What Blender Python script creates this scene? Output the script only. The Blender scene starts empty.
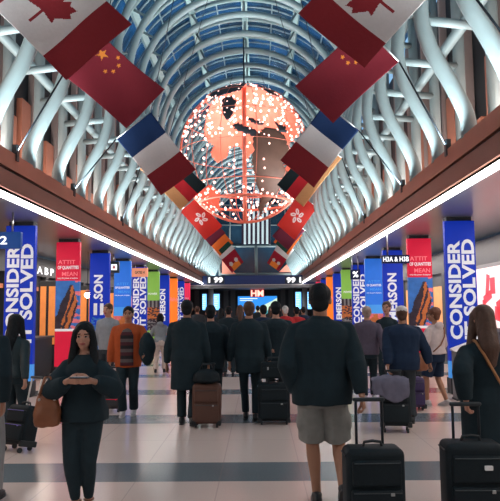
import bpy, bmesh, math, random
from mathutils import Vector, Matrix, noise
random.seed(7)
PI = math.pi
R = math.radians
col = bpy.context.scene.collection
EYE = 1.65
F = 620.0
CX = -0.42            # centre line of the concourse

# ------------------------------------------------------------------ camera
_d = Vector((9.0, -58.2, -F)).normalized()            # world +Y in camera space
_r = R(0.6)
_z0 = Vector((-math.sin(_r), math.cos(_r), 0))
_x = _d.cross(_z0).normalized()
_z = _x.cross(_d).normalized()
MW = Matrix((_x, _d, _z))                             # camera -> world rotation
cam = bpy.data.cameras.new('camera')
cam.sensor_fit = 'HORIZONTAL'
cam.sensor_width = 36
cam.lens = F / 500 * 36
cam.clip_end = 300
camo = bpy.data.objects.new('camera', cam)
col.objects.link(camo)
camo.matrix_world = Matrix.Translation((0, 0, EYE)) @ MW.to_4x4()
bpy.context.scene.camera = camo

def at(px, py, Y):
    v = MW @ Vector((px - 250, -(py - 250.5), -F))
    return Vector((0, 0, EYE)) + v * (Y / v.y)

def floor_x(px, Y):
    """world x on the floor at distance Y seen in column px"""
    y = 309 + EYE * F / Y
    return at(px, y, Y).x

# ------------------------------------------------------------------ materials
_mc = {}
def mat(name, c, rough=0.6, metal=0.0, emit=0.0, ecol=None, var=0.08, scale=12.0, bump=0.0, spec=0.5, nosample=False):
    if name in _mc:
        return _mc[name]
    m = bpy.data.materials.new(name)
    m.use_nodes = True
    nt = m.node_tree
    b = nt.nodes['Principled BSDF']
    tc = nt.nodes.new('ShaderNodeTexCoord')
    n = nt.nodes.new('ShaderNodeTexNoise')
    n.inputs['Scale'].default_value = scale
    n.inputs['Detail'].default_value = 3
    nt.links.new(tc.outputs['Object'], n.inputs['Vector'])
    mx = nt.nodes.new('ShaderNodeMix')
    mx.data_type = 'RGBA'
    mx.inputs[6].default_value = tuple(x * (1 - var) for x in c) + (1,)
    mx.inputs[7].default_value = tuple(min(1, x * (1 + var)) for x in c) + (1,)
    nt.links.new(n.outputs['Fac'], mx.inputs[0])
    nt.links.new(mx.outputs[2], b.inputs['Base Color'])
    b.inputs['Roughness'].default_value = rough
    b.inputs['Metallic'].default_value = metal
    b.inputs['Specular IOR Level'].default_value = spec
    if emit:
        b.inputs['Emission Color'].default_value = tuple(ecol or c) + (1,)
        b.inputs['Emission Strength'].default_value = emit
    if bump:
        bp = nt.nodes.new('ShaderNodeBump')
        bp.inputs['Strength'].default_value = bump
        bp.inputs['Distance'].default_value = 0.02
        nt.links.new(n.outputs['Fac'], bp.inputs['Height'])
        nt.links.new(bp.outputs['Normal'], b.inputs['Normal'])
    if nosample:
        try: m.cycles.emission_sampling = 'NONE'
        except Exception: pass
    _mc[name] = m
    return m

STEEL = mat('pale_painted_steel', (.27, .345, .355), .45, var=.1, scale=3)
STEEL2 = mat('grey_green_painted_steel', (.30, .39, .41), .45, var=.12, scale=3)
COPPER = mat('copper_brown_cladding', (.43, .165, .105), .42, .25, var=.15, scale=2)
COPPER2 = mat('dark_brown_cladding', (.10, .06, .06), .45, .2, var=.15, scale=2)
GROOVE = mat('groove_black', (.012, .012, .014), .8)
WHITEL = mat('strip_light_white', (.9, .95, .97), .4, emit=6.5, ecol=(1, .93, .89))
SOFFIT = mat('grey_soffit', (.22, .24, .26), .3, .3, var=.1, scale=1.5)
DARK = mat('dark_panel', (.02, .028, .035), .5)
DGREY = mat('dark_grey_panel', (.07, .08, .09), .5)
MGREY = mat('mid_grey_panel', (.22, .24, .26), .5)
CHROME = mat('brushed_aluminium', (.55, .57, .58), .28, .9)
BLACKP = mat('black_plastic', (.014, .024, .032), .42)
BLACKM = mat('black_metal', (.02, .03, .04), .35, .5)
WHITE = mat('white_print', (.8, .8, .82), .5)

# ------------------------------------------------------------------ object helpers
_ts = bpy.data.scenes.new('bench')      # work bench for applying modifiers, removed at the end
def apply_mods(o):
    _ts.collection.objects.link(o)
    vl = _ts.view_layers[0]
    vl.update()
    dg = vl.depsgraph
    me = bpy.data.meshes.new_from_object(o.evaluated_get(dg), depsgraph=dg)
    d = o.data
    bpy.data.objects.remove(o)
    return me

def obj(name, me, m=None, parent=None):
    if isinstance(me, bmesh.types.BMesh):
        bm = me
        me = bpy.data.meshes.new(name)
        bmesh.ops.recalc_face_normals(bm, faces=bm.faces)
        bm.to_mesh(me)
        bm.free()
    if m is not None:
        ms = m if isinstance(m, (list, tuple)) else [m]
        for q in ms: me.materials.append(q)
    o = bpy.data.objects.new(name, me)
    col.objects.link(o)
    if parent is not None: o.parent = parent
    return o

def tag(o, label=None, cat=None, group=None, kind=None):
    if label: o['label'] = label
    if cat: o['category'] = cat
    if group: o['group'] = group
    if kind: o['kind'] = kind
    return o

def thing(name, label, cat, loc=(0, 0, 0), rz=0, group=None):
    o = bpy.data.objects.new(name, None)
    o.empty_display_size = .1
    col.objects.link(o)
    o.location = loc
    o.rotation_euler = (0, 0, rz)
    return tag(o, label, cat, group)

def struct(name, me, m):
    return tag(obj(name, me, m), kind='structure')

def copy_tree(o, parent=None):
    c = o.copy()
    col.objects.link(c)
    c.parent = parent
    for ch in list(o.children): copy_tree(ch, c)
    return c

def smooth(o, on=True):
    for p in o.data.polygons: p.use_smooth = on
    return o

def box(bm, x0, x1, y0, y1, z0, z1, bev=0, mi=0, rot=None, seg=2):
    r = bmesh.ops.create_cube(bm, size=1)
    vs = r['verts']
    for v in vs:
        v.co = Vector(((x0 + x1) / 2 + v.co.x * (x1 - x0), (y0 + y1) / 2 + v.co.y * (y1 - y0), (z0 + z1) / 2 + v.co.z * (z1 - z0)))
    fs = set(f for v in vs for f in v.link_faces)
    for f in fs: f.material_index = mi
    if bev:
        es = set(e for v in vs for e in v.link_edges)
        rr = bmesh.ops.bevel(bm, geom=list(es), offset=bev, segments=seg, affect='EDGES', profile=.5)
        vs = list(set(rr['verts']) | set(v for v in vs if v.is_valid))
    if rot is not None:
        bmesh.ops.transform(bm, matrix=rot, verts=[v for v in vs if v.is_valid])
    return vs

def nb(): return bmesh.new()

def boxm(*a, **k):
    bm = nb()
    box(bm, *a, **k)
    return bm

def tube(bm, pts, rad, seg=10, mi=0, caps=True):
    """swept closed tube through pts, rad a number or list"""
    pts = [Vector(p) for p in pts]
    n = len(pts)
    if not isinstance(rad, (list, tuple)): rad = [rad] * n
    rings = []
    t0 = (pts[1] - pts[0]).normalized()
    up = Vector((0, 0, 1)) if abs(t0.z) < .9 else Vector((0, 1, 0))
    u = t0.cross(up).normalized()
    for i in range(n):
        t = (pts[min(i + 1, n - 1)] - pts[max(i - 1, 0)])
        t = t.normalized() if t.length > 1e-9 else t0
        u = (u - t * u.dot(t))
        u = u.normalized() if u.length > 1e-6 else t.orthogonal().normalized()
        w = t.cross(u)
        rings.append([bm.verts.new(pts[i] + (u * math.cos(a) + w * math.sin(a)) * rad[i]) for a in [2 * PI * k / seg for k in range(seg)]])
    for a, b in zip(rings, rings[1:]):
        for k in range(seg):
            f = bm.faces.new((a[k], a[(k + 1) % seg], b[(k + 1) % seg], b[k]))
            f.material_index = mi; f.smooth = True
    if caps:
        f = bm.faces.new(list(reversed(rings[0]))); f.material_index = mi
        f = bm.faces.new(rings[-1]); f.material_index = mi
    return rings

_sph = {}
def ell(bm, c, r, rot=None, seg=16, ring=10, mi=0):
    if not isinstance(r, (list, tuple)): r = (r, r, r)
    if (seg, ring) not in _sph:
        _sph[(seg, ring)] = [[Vector((math.sin(PI * j / ring) * math.cos(2 * PI * k / seg), math.sin(PI * j / ring) * math.sin(2 * PI * k / seg), math.cos(PI * j / ring))) for k in range(seg)] for j in range(1, ring)]
    c = Vector(c)
    def P(q):
        v = Vector((q.x * r[0], q.y * r[1], q.z * r[2]))
        if rot is not None: v = rot @ v
        return bm.verts.new(c + v)
    rows = [[P(q) for q in row] for row in _sph[(seg, ring)]]
    top, bot = P(Vector((0, 0, 1))), P(Vector((0, 0, -1)))
    def F(vs):
        f = bm.faces.new(vs); f.material_index = mi; f.smooth = True
    for k in range(seg):
        k2 = (k + 1) % seg
        F((top, rows[0][k], rows[0][k2])); F((bot, rows[-1][k2], rows[-1][k]))
        for a, b in zip(rows, rows[1:]): F((a[k], b[k], b[k2], a[k2]))

def limb(bm, pts, rad, seg=12):
    """tube with round joints, for remeshing"""
    tube(bm, pts, rad, seg)
    for p, r in zip(pts, rad): ell(bm, p, r * 1.0, seg=12, ring=8)

def loft(bm, rings, seg=28, ex=2.4):
    """rings: (cx, cy, z, rx, ry)"""
    rs = []
    for (cx, cy, z, rx, ry) in rings:
        vs = []
        for k in range(seg):
            a = 2 * PI * k / seg
            c, s = math.cos(a), math.sin(a)
            vs.append(bm.verts.new((cx + rx * math.copysign(abs(c) ** (2 / ex), c), cy + ry * math.copysign(abs(s) ** (2 / ex), s), z)))
        rs.append(vs)
    for a, b in zip(rs, rs[1:]):
        for k in range(seg): bm.faces.new((a[k], a[(k + 1) % seg], b[(k + 1) % seg], b[k]))
    bm.faces.new(list(reversed(rs[0]))); bm.faces.new(rs[-1])

def cyl(bm, c, axis, r, h, seg=16, mi=0):
    c = Vector(c); a = Vector(axis).normalized() * h / 2
    tube(bm, [c - a, c + a], r, seg, mi)

def remesh(bm, voxel, it=3, amp=0.0, freq=7.0, seed=0.0, stretch=(1, 1, 1)):
    me = bpy.data.meshes.new('tmp')
    bmesh.ops.recalc_face_normals(bm, faces=bm.faces)
    bm.to_mesh(me); bm.free()
    o = bpy.data.objects.new('tmp', me)
    md = o.modifiers.new('r', 'REMESH'); md.mode = 'VOXEL'; md.voxel_size = voxel
    if it:
        sm = o.modifiers.new('s', 'SMOOTH'); sm.factor = .5; sm.iterations = it
    out = apply_mods(o); bpy.data.meshes.remove(me)
    if amp:
        s = Vector((seed, seed * 2.3, seed * .7))
        ns = [v.normal.copy() for v in out.vertices]
        for v, nrm in zip(out.vertices, ns):
            q = Vector((v.co.x * stretch[0], v.co.y * stretch[1], v.co.z * stretch[2]))
            d = noise.noise(q * freq + s) + .5 * noise.noise(q * freq * 2.1 + s)
            v.co += nrm * (amp * d)
    for p in out.polygons: p.use_smooth = True
    return out

def inpoly(x, y, P):
    c = False
    j = len(P) - 1
    for i in range(len(P)):
        xi, yi = P[i]; xj, yj = P[j]
        if (yi > y) != (yj > y) and x < (xj - xi) * (y - yi) / (yj - yi) + xi: c = not c
        j = i
    return c

def text(s, name, w, h, m, parent, mtx, bold=.03, depth=.004, spacing=1.0):
    """string fitted into w x h (metres), standing in its local x-y plane, lower-left at the origin of mtx"""
    cu = bpy.data.curves.new('t', 'FONT')
    cu.body = s; cu.size = 1; cu.offset = bold; cu.extrude = .01; cu.space_character = spacing
    cu.resolution_u = 3
    o = bpy.data.objects.new('t', cu)
    me = apply_mods(o); bpy.data.curves.remove(cu)
    xs = [v.co.x for v in me.vertices]; ys = [v.co.y for v in me.vertices]
    x0, x1, y0, y1 = min(xs), max(xs), min(ys), max(ys)
    for v in me.vertices:
        v.co = Vector(((v.co.x - x0) / (x1 - x0) * w, (v.co.y - y0) / (y1 - y0) * h, v.co.z / .01 * depth / 2 + depth / 2))
    me.transform(mtx)
    me.materials.clear(); me.materials.append(m)
    me.name = name
    t = bpy.data.objects.new(name, me); col.objects.link(t); t.parent = parent
    return t

def frame(o, x, y):
    """matrix with origin o, x axis x, y axis y"""
    x = Vector(x).normalized(); y = Vector(y).normalized(); z = x.cross(y)
    return Matrix.Translation(Vector(o)) @ Matrix((x, y, z)).transposed().to_4x4()

def crom(P, n):
    """Catmull-Rom samples through 2-D points"""
    out = []
    Q = [P[0]] + list(P) + [P[-1]]
    for i in range(1, len(Q) - 2):
        a, b, c, d = [Vector(q) for q in Q[i - 1:i + 3]]
        for k in range(n):
            t = k / n
            out.append(.5 * ((2 * b) + (c - a) * t + (2 * a - 5 * b + 4 * c - d) * t * t + (3 * b - a - 3 * c + d) * t ** 3))
    out.append(Vector(P[-1]))
    return out

# ================================================================== SETTING
YN, YB, YE = -5.0, 42.0, 54.5     # near end, cross beam, end wall
# floor ---------------------------------------------------------------
def floor_mat():
    m = bpy.data.materials.new('polished_terrazzo')
    m.use_nodes = True
    nt = m.node_tree; N = nt.nodes; L = nt.links
    b = N['Principled BSDF']
    tc = N.new('ShaderNodeTexCoord')
    sp = N.new('ShaderNodeSeparateXYZ'); L.new(tc.outputs['Object'], sp.inputs[0])
    def math_(op, a, v=None, v2=None):
        n = N.new('ShaderNodeMath'); n.operation = op
        L.new(a, n.inputs[0])
        if v is not None:
            if isinstance(v, (int, float)): n.inputs[1].default_value = v
            else: L.new(v, n.inputs[1])
        if v2 is not None: n.inputs[2].default_value = v2
        return n.outputs[0]
    # cross bands every 3.04 m, 0.74 wide
    y = math_('ADD', sp.outputs['Y'], 3.05 * 20 - 6.14)
    y = math_('MODULO', y, 3.05)
    band = math_('LESS_THAN', y, .74)
    j1 = math_('LESS_THAN', math_('ABSOLUTE', math_('SUBTRACT', y, 1.89)), .006)
    x = math_('ADD', sp.outputs['X'], .81 * 30 + .42)
    x = math_('MODULO', x, .81)
    j2 = math_('LESS_THAN', math_('ABSOLUTE', math_('SUBTRACT', x, .02)), .006)
    jj = math_('MAXIMUM', j1, j2)
    n1 = N.new('ShaderNodeTexNoise'); n1.inputs['Scale'].default_value = 60; n1.inputs['Detail'].default_value = 2
    n2 = N.new('ShaderNodeTexNoise'); n2.inputs['Scale'].default_value = .9; n2.inputs['Detail'].default_value = 4
    L.new(tc.outputs['Object'], n1.inputs['Vector']); L.new(tc.outputs['Object'], n2.inputs['Vector'])
    def mix(f, a, c):
        q = N.new('ShaderNodeMix'); q.data_type = 'RGBA'
        if isinstance(f, (int, float)): q.inputs[0].default_value = f
        else: L.new(f, q.inputs[0])
        for i, s in ((6, a), (7, c)):
            if isinstance(s, tuple): q.inputs[i].default_value = s + (1,)
            else: L.new(s, q.inputs[i])
        return q.outputs[2]
    light = mix(n1.outputs['Fac'], (.64, .53, .485), (.80, .68, .63))
    light = mix(n2.outputs['Fac'], light, (.70, .59, .55))
    dark = mix(n1.outputs['Fac'], (.105, .14, .165), (.20, .25, .28))
    c = mix(band, light, dark)
    c = mix(jj, c, mix(.72, (.25, .22, .22), c))
    L.new(c, b.inputs['Base Color'])
    r = N.new('ShaderNodeMapRange'); r.inputs[3].default_value = .14; r.inputs[4].default_value = .27
    L.new(n2.outputs['Fac'], r.inputs[0]); L.new(r.outputs[0], b.inputs['Roughness'])
    b.inputs['Specular IOR Level'].default_value = .55
    return m
struct('floor', boxm(CX - 9, CX + 9, YN, YE + .3, -.1, 0), floor_mat())
# soffits over the side aisles
struct('ceiling', boxm(CX - 9, CX - 3.42, YN, YE, 3.40, 3.5), SOFFIT)
struct('ceiling', boxm(CX + 3.42, CX + 9, YN, YE, 3.40, 3.5), SOFFIT)
# beams
def beam(s, nm):
    bm = nb()
    def bx(a, b, z0, z1, mi):
        x0, x1 = sorted((CX + s * a, CX + s * b)); box(bm, x0, x1, YN, YE - .1, z0, z1, mi=mi)
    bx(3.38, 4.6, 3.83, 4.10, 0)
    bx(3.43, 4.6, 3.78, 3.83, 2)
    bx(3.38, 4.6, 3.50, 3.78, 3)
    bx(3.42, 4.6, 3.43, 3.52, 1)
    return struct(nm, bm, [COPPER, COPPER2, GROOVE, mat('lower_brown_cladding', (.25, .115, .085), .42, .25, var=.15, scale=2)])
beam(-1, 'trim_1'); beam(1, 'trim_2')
for s, side in ((-1, 'left'), (1, 'right')):
    bm = nb()
    x0, x1 = sorted((CX + s * 3.372, CX + s * 3.418))
    yy = YN
    while yy < YB - .1:
        y2 = min(yy + 6.06, YB)
        box(bm, x0, x1, yy + .02, y2 - .02, 3.345, 3.43)
        yy = y2
    st = tag(obj('strip_light', bm, WHITEL), 'long glowing white strip light along the lower edge of the %s copper beam' % side, 'light')
# upper side walls behind the ribs: vertical boards and dark recesses
def upper_wall(s, side):
    bm = nb()
    def bx(a, b, y0, y1, z0, z1, mi):
        x0, x1 = sorted((CX + s * a, CX + s * b)); box(bm, x0, x1, y0, y1, z0, z1, mi=mi)
    bx(4.62, 4.8, YN, YE, 4.0, 8.7, 1)
    y = YN
    k = 0
    while y < YE - .6:
        bx(4.5, 4.64, y + .05, y + .55, 4.06, 5.1 + .5 * (k % 3), 0)
        if k % 2: bx(4.45, 4.6, y + .62, y + .72, 4.06, 8.6, 2)
        y += .7625; k += 1
    return struct('wall_' + side, bm, [mat('copper_board', (.5, .19, .12), .5), DARK, mat('board_grey', (.3, .24, .23), .5)])
upper_wall(-1, 'left'); upper_wall(1, 'right')

# the barrel glazing
ZC, RO = 6.95 + EYE, 4.3
def glass_mat():
    m = bpy.data.materials.new('blue_vault_glass')
    m.use_nodes = True
    nt = m.node_tree; N = nt.nodes; L = nt.links
    N.remove(N['Principled BSDF'])
    out = N['Material Output']
    t = N.new('ShaderNodeBsdfTransparent'); t.inputs[0].default_value = (.35, .6, .8, 1)
    g = N.new('ShaderNodeBsdfPrincipled'); g.inputs['Base Color'].default_value = (.035, .09, .15, 1); g.inputs['Roughness'].default_value = .12
    n = N.new('ShaderNodeTexNoise'); n.inputs['Scale'].default_value = .9
    tc = N.new('ShaderNodeTexCoord'); L.new(tc.outputs['Object'], n.inputs['Vector'])
    mr = N.new('ShaderNodeMapRange'); mr.inputs[1].default_value = .35; mr.inputs[2].default_value = .65; mr.inputs[3].default_value = .35; mr.inputs[4].default_value = .85
    L.new(n.outputs['Fac'], mr.inputs[0])
    mx = N.new('ShaderNodeMixShader')
    L.new(mr.outputs[0], mx.inputs[0]); L.new(t.outputs[0], mx.inputs[1]); L.new(g.outputs[0], mx.inputs[2])
    L.new(mx.outputs[0], out.inputs[0])
    return m
GLASS = glass_mat()
def barrel(r0, r1, a0, a1, y0, y1, na=24):
    bm = nb()
    prof = []
    for r in (r0, r1):
        prof.append([(CX + r * math.cos(a0 + (a1 - a0) * k / na), ZC + r * math.sin(a0 + (a1 - a0) * k / na)) for k in range(na + 1)])
    v = [[[bm.verts.new((x, y, z)) for (x, z) in p] for p in prof] for y in (y0, y1)]
    for k in range(na):
        for y in (0, 1):
            bm.faces.new((v[y][0][k], v[y][0][k + 1], v[y][1][k + 1], v[y][1][k]))
        for q in (0, 1):
            bm.faces.new((v[0][q][k], v[0][q][k + 1], v[1][q][k + 1], v[1][q][k]))
    for k in (0, na):
        bm.faces.new((v[0][0][k], v[0][1][k], v[1][1][k], v[1][0][k]))
    return bm
struct('window_1', barrel(RO, RO + .03, R(0), R(180), YN, YE), GLASS)
# purlins
PUR = mat('pale_green_purlin', (.36, .50, .50), .45)
i = 3
for a in (8, 33, 62, 90, 118, 147, 172):
    bm = nb()
    c = Vector((CX + 3.98 * math.cos(R(a)), 0, ZC + 3.98 * math.sin(R(a))))
    rot = Matrix.Translation(c) @ Matrix.Rotation(-R(a - 90), 4, 'Y')
    box(bm, -.11, .11, YN, YE, -.07, .07, rot=rot)
    struct('trim_%d' % i, bm, PUR); i += 1
for s in (-1, 1):
    bm = nb()
    tube(bm, [(CX + s * 3.7, YN, 4.45 + EYE), (CX + s * 3.7, YE, 4.45 + EYE)], .09, 10)
    struct('trim_%d' % i, bm, STEEL); i += 1
    bm = nb()
    tube(bm, [(CX + s * 3.95, YN, 6.6 + EYE), (CX + s * 3.95, YE, 6.6 + EYE)], .085, 10)
    struct('trim_%d' % i, bm, STEEL); i += 1
# thin glazing bars on the glass
bm = nb()
na = 30
for k in range(79):
    y = YN + .4 + k * .7625
    if y > YE - .2: break
    pts = [(CX + 4.22 * math.cos(R(180) * q / na), y, ZC + 4.22 * math.sin(R(180) * q / na)) for q in range(na + 1)]
    tube(bm, pts, .035, 4)
for a in (20, 47, 76, 104, 133, 160):
    c = (CX + 4.2 * math.cos(R(a)), ZC + 4.2 * math.sin(R(a)))
    tube(bm, [(c[0], YN, c[1]), (c[0], YE, c[1])], .03, 4)
struct('trim_%d' % i, bm, mat('glazing_bar_grey', (.28, .38, .42), .45)); i += 1

# ribs ---------------------------------------------------------------
prof = [(3.47, 2.42), (3.46, 2.75), (3.24, 3.25), (2.98, 3.75), (2.85, 4.25), (2.90, 4.85), (3.08, 5.5), (3.28, 6.2), (3.39, 6.95)]
half = [(p.x, p.y) for p in crom(prof, 4)]
arc = [(3.4 * math.cos(R(a)), 6.95 + 3.4 * math.sin(R(a))) for a in range(6, 175, 6)]
full = half + arc + [(-x, h) for x, h in reversed(half)]
def make_rib():
    root = thing('vault_rib', 'pale grey curved steel tube rib arching over the concourse from beam to beam', 'steel rib', (CX, 21, 4.1), 0, 'curved steel ribs of the vaulted ceiling')
    bm = nb()
    tube(bm, [(x, 0, h + EYE - 4.1) for x, h in full], .115, 12)
    obj('arch_tube', bm, STEEL, root)
    for s in (-1, 1):
        bm = nb()
        tube(bm, [(s * 3.98, .28, 0.0), (s * 3.98, .28, 2.7), (s * 3.98, .28, 4.6)], .105, 10)
        obj('outer_post', bm, STEEL2, root)
        for h, xa in ((4.2, 2.9), (5.9, 3.2)):
            bm = nb()
            z = h + EYE - 4.1
            tube(bm, [(s * xa, 0, z), (s * 3.95, .26, z)], .07, 8)
            obj('brace', bm, STEEL, root)
    for a in (12, 33, 62, 90, 118, 147, 168):
        bm = nb()
        c, s_ = math.cos(R(a)), math.sin(R(a))
        z = ZC - 4.1
        tube(bm, [(3.4 * c, 0, z + 3.4 * s_), (3.97 * c, .1, z + 3.97 * s_)], .045, 8)
        obj('strut', bm, STEEL, root)
    bm = nb()
    nn = 40
    for q in range(nn):
        a0, a1 = PI * q / nn, PI * (q + 1) / nn
    pts0 = [(4.08 * math.cos(PI * q / nn), .28, ZC - 4.1 + 4.08 * math.sin(PI * q / nn)) for q in range(nn + 1)]
    tube(bm, pts0, .075, 6)
    obj('outer_arch', bm, PUR, root)
    return root
rib0 = make_rib()
for k in range(-15, 22):
    r = rib0 if k == 0 else copy_tree(rib0)
    r.location = (CX, 21 + 1.525 * k, 4.1)

# cross beam, end ceiling and end walls --------------------------------
BLUEB = mat('navy_sign_band', (.012, .035, .12), .35, emit=.05, ecol=(.01, .06, .3))
bm = nb()
box(bm, CX - 4.6, CX + 4.6, YB, YB + .6, 3.25, 3.9, mi=0)
box(bm, CX - 4.6, CX + 4.6, YB - .05, YB + .65, 3.05, 3.25, mi=1)
box(bm, CX - 4.6, CX + 4.6, YB - .08, YB, 3.24, 3.29, mi=2)
struct('trim_%d' % i, bm, [BLUEB, MGREY, CHROME]); i += 1
struct('ceiling', boxm(CX - 3.42, CX + 3.42, YB + .6, YE, 3.3, 3.45), DGREY)
# end facade under the vault
bm = nb()
box(bm, CX - 9, CX + 9, YE, YE + .3, 0, 3.45, mi=0)
for px in (197, 226, 233, 283, 291, 314):
    x = at(px, 300, YE).x
    box(bm, x - .2, x + .2, YE - .25, YE, 0, 3.3, mi=1)
struct('wall_back', bm, [DARK, mat('pilaster_grey', (.10, .105, .11), .5)])
# gable
bm = nb()
G = lambda px, py: at(px, py, YE - .1)
def bar(a, b, r=.11):
    tube(bm, [a, b], r, 8)
bar(G(200, 246.5), G(312, 245.8)); bar(G(256, 246), G(256.5, 277), .14)
bar(G(236, 246), G(219, 262)); bar(G(219, 262), G(220, 277)); bar(G(276, 246), G(293, 262)); bar(G(293, 262), G(293, 277))
bar(G(219, 274), G(293, 274)); bar(G(219, 277), G(293, 277))
for px in (214, 230, 245, 270, 285, 300):
    bar(G(px, 246), G(px, 170), .06)
for py in (225, 205, 188): bar(G(198, py), G(312, py), .06)
struct('trim_%d' % i, bm, STEEL); i += 1
def gable_mat():
    m = mat('gable_blue_glass', (.02, .07, .13), .2, emit=.0, var=.5, scale=1.2)
    return m
bm = nb()
vs = [(CX - 4.7, 3.45), (CX + 4.7, 3.45)] + [(CX + 4.7 * math.cos(R(a)), ZC + 4.7 * math.sin(R(a))) for a in range(0, 181, 10)]
f0 = [bm.verts.new((x, YE, z)) for x, z in vs]; f1 = [bm.verts.new((x, YE + .1, z)) for x, z in vs]
bm.faces.new(f0); bm.faces.new(list(reversed(f1)))
for k in range(len(vs)): bm.faces.new((f0[k], f0[(k + 1) % len(vs)], f1[(k + 1) % len(vs)], f1[k]))
struct('window_2', bm, gable_mat())
# side masses left and right of the gable at the far end (triangles, warm light put in as a glowing colour)
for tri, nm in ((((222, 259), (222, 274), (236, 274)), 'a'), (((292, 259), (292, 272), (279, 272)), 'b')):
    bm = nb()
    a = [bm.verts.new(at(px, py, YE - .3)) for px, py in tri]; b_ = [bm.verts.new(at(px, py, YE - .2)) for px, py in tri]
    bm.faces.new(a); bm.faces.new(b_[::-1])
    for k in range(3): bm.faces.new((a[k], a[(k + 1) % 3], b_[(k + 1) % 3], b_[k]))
    struct('trim_%d' % i, bm, mat('warm_lit_panel', (.7, .25, .18), .6, emit=.25)); i += 1

# outer shop walls ------------------------------------------------------
ORANGE = mat('amber_lit_panel', (.8, .28, .07), .5, emit=.16, ecol=(1, .33, .09), var=.3, scale=3)
XL, XR = CX - 6.6, CX + 6.1
bm = nb()
box(bm, XL - .3, XL - .1, YN, YE, 0, 3.35, mi=0)
box(bm, XL - .1, XL, YN, YE, 2.75, 3.35, mi=1)
box(bm, XL - .12, XL + .02, YN, YE, 2.28, 2.4, mi=2)
y = 7.0; k = 0
while y < 46:
    box(bm, XL - .1, XL + .05, y, y + .28, 0, 2.75, mi=0)
    if k % 3 != 2: box(bm, XL - .1, XL - .03, y + .28, y + 1.1, .9 if k % 2 else .2, 2.28, mi=3)
    y += 1.1; k += 1
struct('wall_left', bm, [DARK, mat('bulkhead_dark_green', (.05, .065, .07), .5), mat('copper_rail', (.4, .14, .06), .4, emit=.12, ecol=(1, .3, .1)), ORANGE])
bm = nb()
box(bm, XR + .1, XR + .3, YN, YE, 0, 3.35, mi=0)
box(bm, XR, XR + .1, YN, YE, 2.7, 3.35, mi=1)
y = 17.0; k = 0
while y < 46:
    box(bm, XR - .05, XR + .1, y, y + .3, 0, 2.7, mi=1)
    if k % 2: box(bm, XR + .03, XR + .1, y + .4, y + 1.5, 1.0, 2.3, mi=2)
    y += 1.9; k += 1
struct('wall_right', bm, [mat('right_wall_grey', (.13, .15, .165), .5), mat('right_wall_band', (.09, .105, .12), .5), mat('warm_shop_glow', (.6, .3, .12), .5, emit=.35, ecol=(1, .4, .15), var=.4, scale=4)])
# closing wall behind the camera
struct('wall_front', boxm(CX - 9, CX + 9, YN - .2, YN, 0, 13.5), DGREY)
# ================================================================== COLUMNS WITH BANNERS
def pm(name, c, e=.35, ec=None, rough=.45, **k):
    return mat(name, c, rough, emit=e * .75, spec=.25, ecol=ec or c, var=k.pop('var', .05), **k)  # print colours emit slightly so they read bright
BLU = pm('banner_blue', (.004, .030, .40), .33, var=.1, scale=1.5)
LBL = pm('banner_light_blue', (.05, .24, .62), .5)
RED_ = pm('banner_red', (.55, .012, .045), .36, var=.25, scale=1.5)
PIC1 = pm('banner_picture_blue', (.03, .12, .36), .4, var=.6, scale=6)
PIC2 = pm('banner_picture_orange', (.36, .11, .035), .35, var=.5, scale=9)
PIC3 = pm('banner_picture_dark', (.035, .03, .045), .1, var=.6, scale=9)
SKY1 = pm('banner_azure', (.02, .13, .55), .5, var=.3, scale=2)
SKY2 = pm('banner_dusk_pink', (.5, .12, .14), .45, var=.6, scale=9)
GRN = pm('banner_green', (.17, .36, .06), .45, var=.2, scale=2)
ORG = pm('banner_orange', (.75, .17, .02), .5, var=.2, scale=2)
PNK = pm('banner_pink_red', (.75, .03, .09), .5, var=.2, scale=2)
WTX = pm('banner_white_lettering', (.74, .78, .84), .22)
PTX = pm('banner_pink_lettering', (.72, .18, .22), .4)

def n2(u, v, s, o=0): return noise.noise(Vector((u * s, v * s * 3, o)))
def art(kind):
    def f(u, v):
        # u across, v = world height
        if kind in ('consider', 'emerson'):
            return 1 if v < .62 else 0
        if kind == 'son':
            if v < .62: return 1
            if .85 < v < 1.85 and .12 < u < .9:
                if v > 1.5 and (abs(u - .3) < .09 or abs(u - .62) < .09): return 3
                if v < 1.45 and n2(u, v, 5, 3) > -.1: return 4
            return 0
        if kind == 'red':
            if v > 2.37 or v < 1.15: return 0
            if v < 1.2: return 4
            # a dark hunched silhouette with warm light streaming down its right side
            t = (2.28 - v) / 1.05
            c = .66 - .42 * t * t
            w = .05 + .32 * min(1, t * 2.2)
            if t > 0 and abs(u - c) < w:
                q = (u - c) / w
                if q < -.1 + .3 * n2(u, v, 2): return 3
                return 2 if math.sin((u * 1.0 + t * .55) * 26 + 2 * n2(u, v, 3)) > -.35 else 3
            if u > .8 - .2 * t: return 1 if n2(u, v, 3) > -.1 else 5
            return 1 if v > 1.5 + .2 * n2(u, v, 4) else 3
        if kind == 'sunset':
            if v > 1.75: return 0
            if v > 1.45: return 1
            t = 1.3 + .15 * n2(u, v, 7) + (.18 if abs(u - .55) < .12 else 0)
            if v > t: return 2
            return 4 if v < 1.0 else 3
        if kind == 'green':
            if v > 2.05 or v < .75: return 0
            if v > 1.75: return 1 if int(u * 7) % 2 else 2
            if v > 1.2: return 3 if n2(u, v, 5) > -.05 else 2
            return 1 if n2(u, v, 6) > .1 else 2
        if kind == 'orange':
            return 1 if 2.1 < v < 2.3 and n2(u, v, 9) > 0 else 0
        if kind == 'pink': return 0
    mats = {'consider': [BLU, LBL], 'emerson': [BLU, LBL], 'son': [BLU, LBL, WTX, WTX, PIC1], 'red': [RED_, PIC1, PIC2, PIC3, WTX, SKY2],
            'sunset': [SKY1, LBL, SKY2, PIC2, PIC3], 'green': [GRN, MGREY, PIC3, PIC2], 'orange': [ORG, PTX], 'pink': [PNK]}[kind]
    return f, mats

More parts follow.
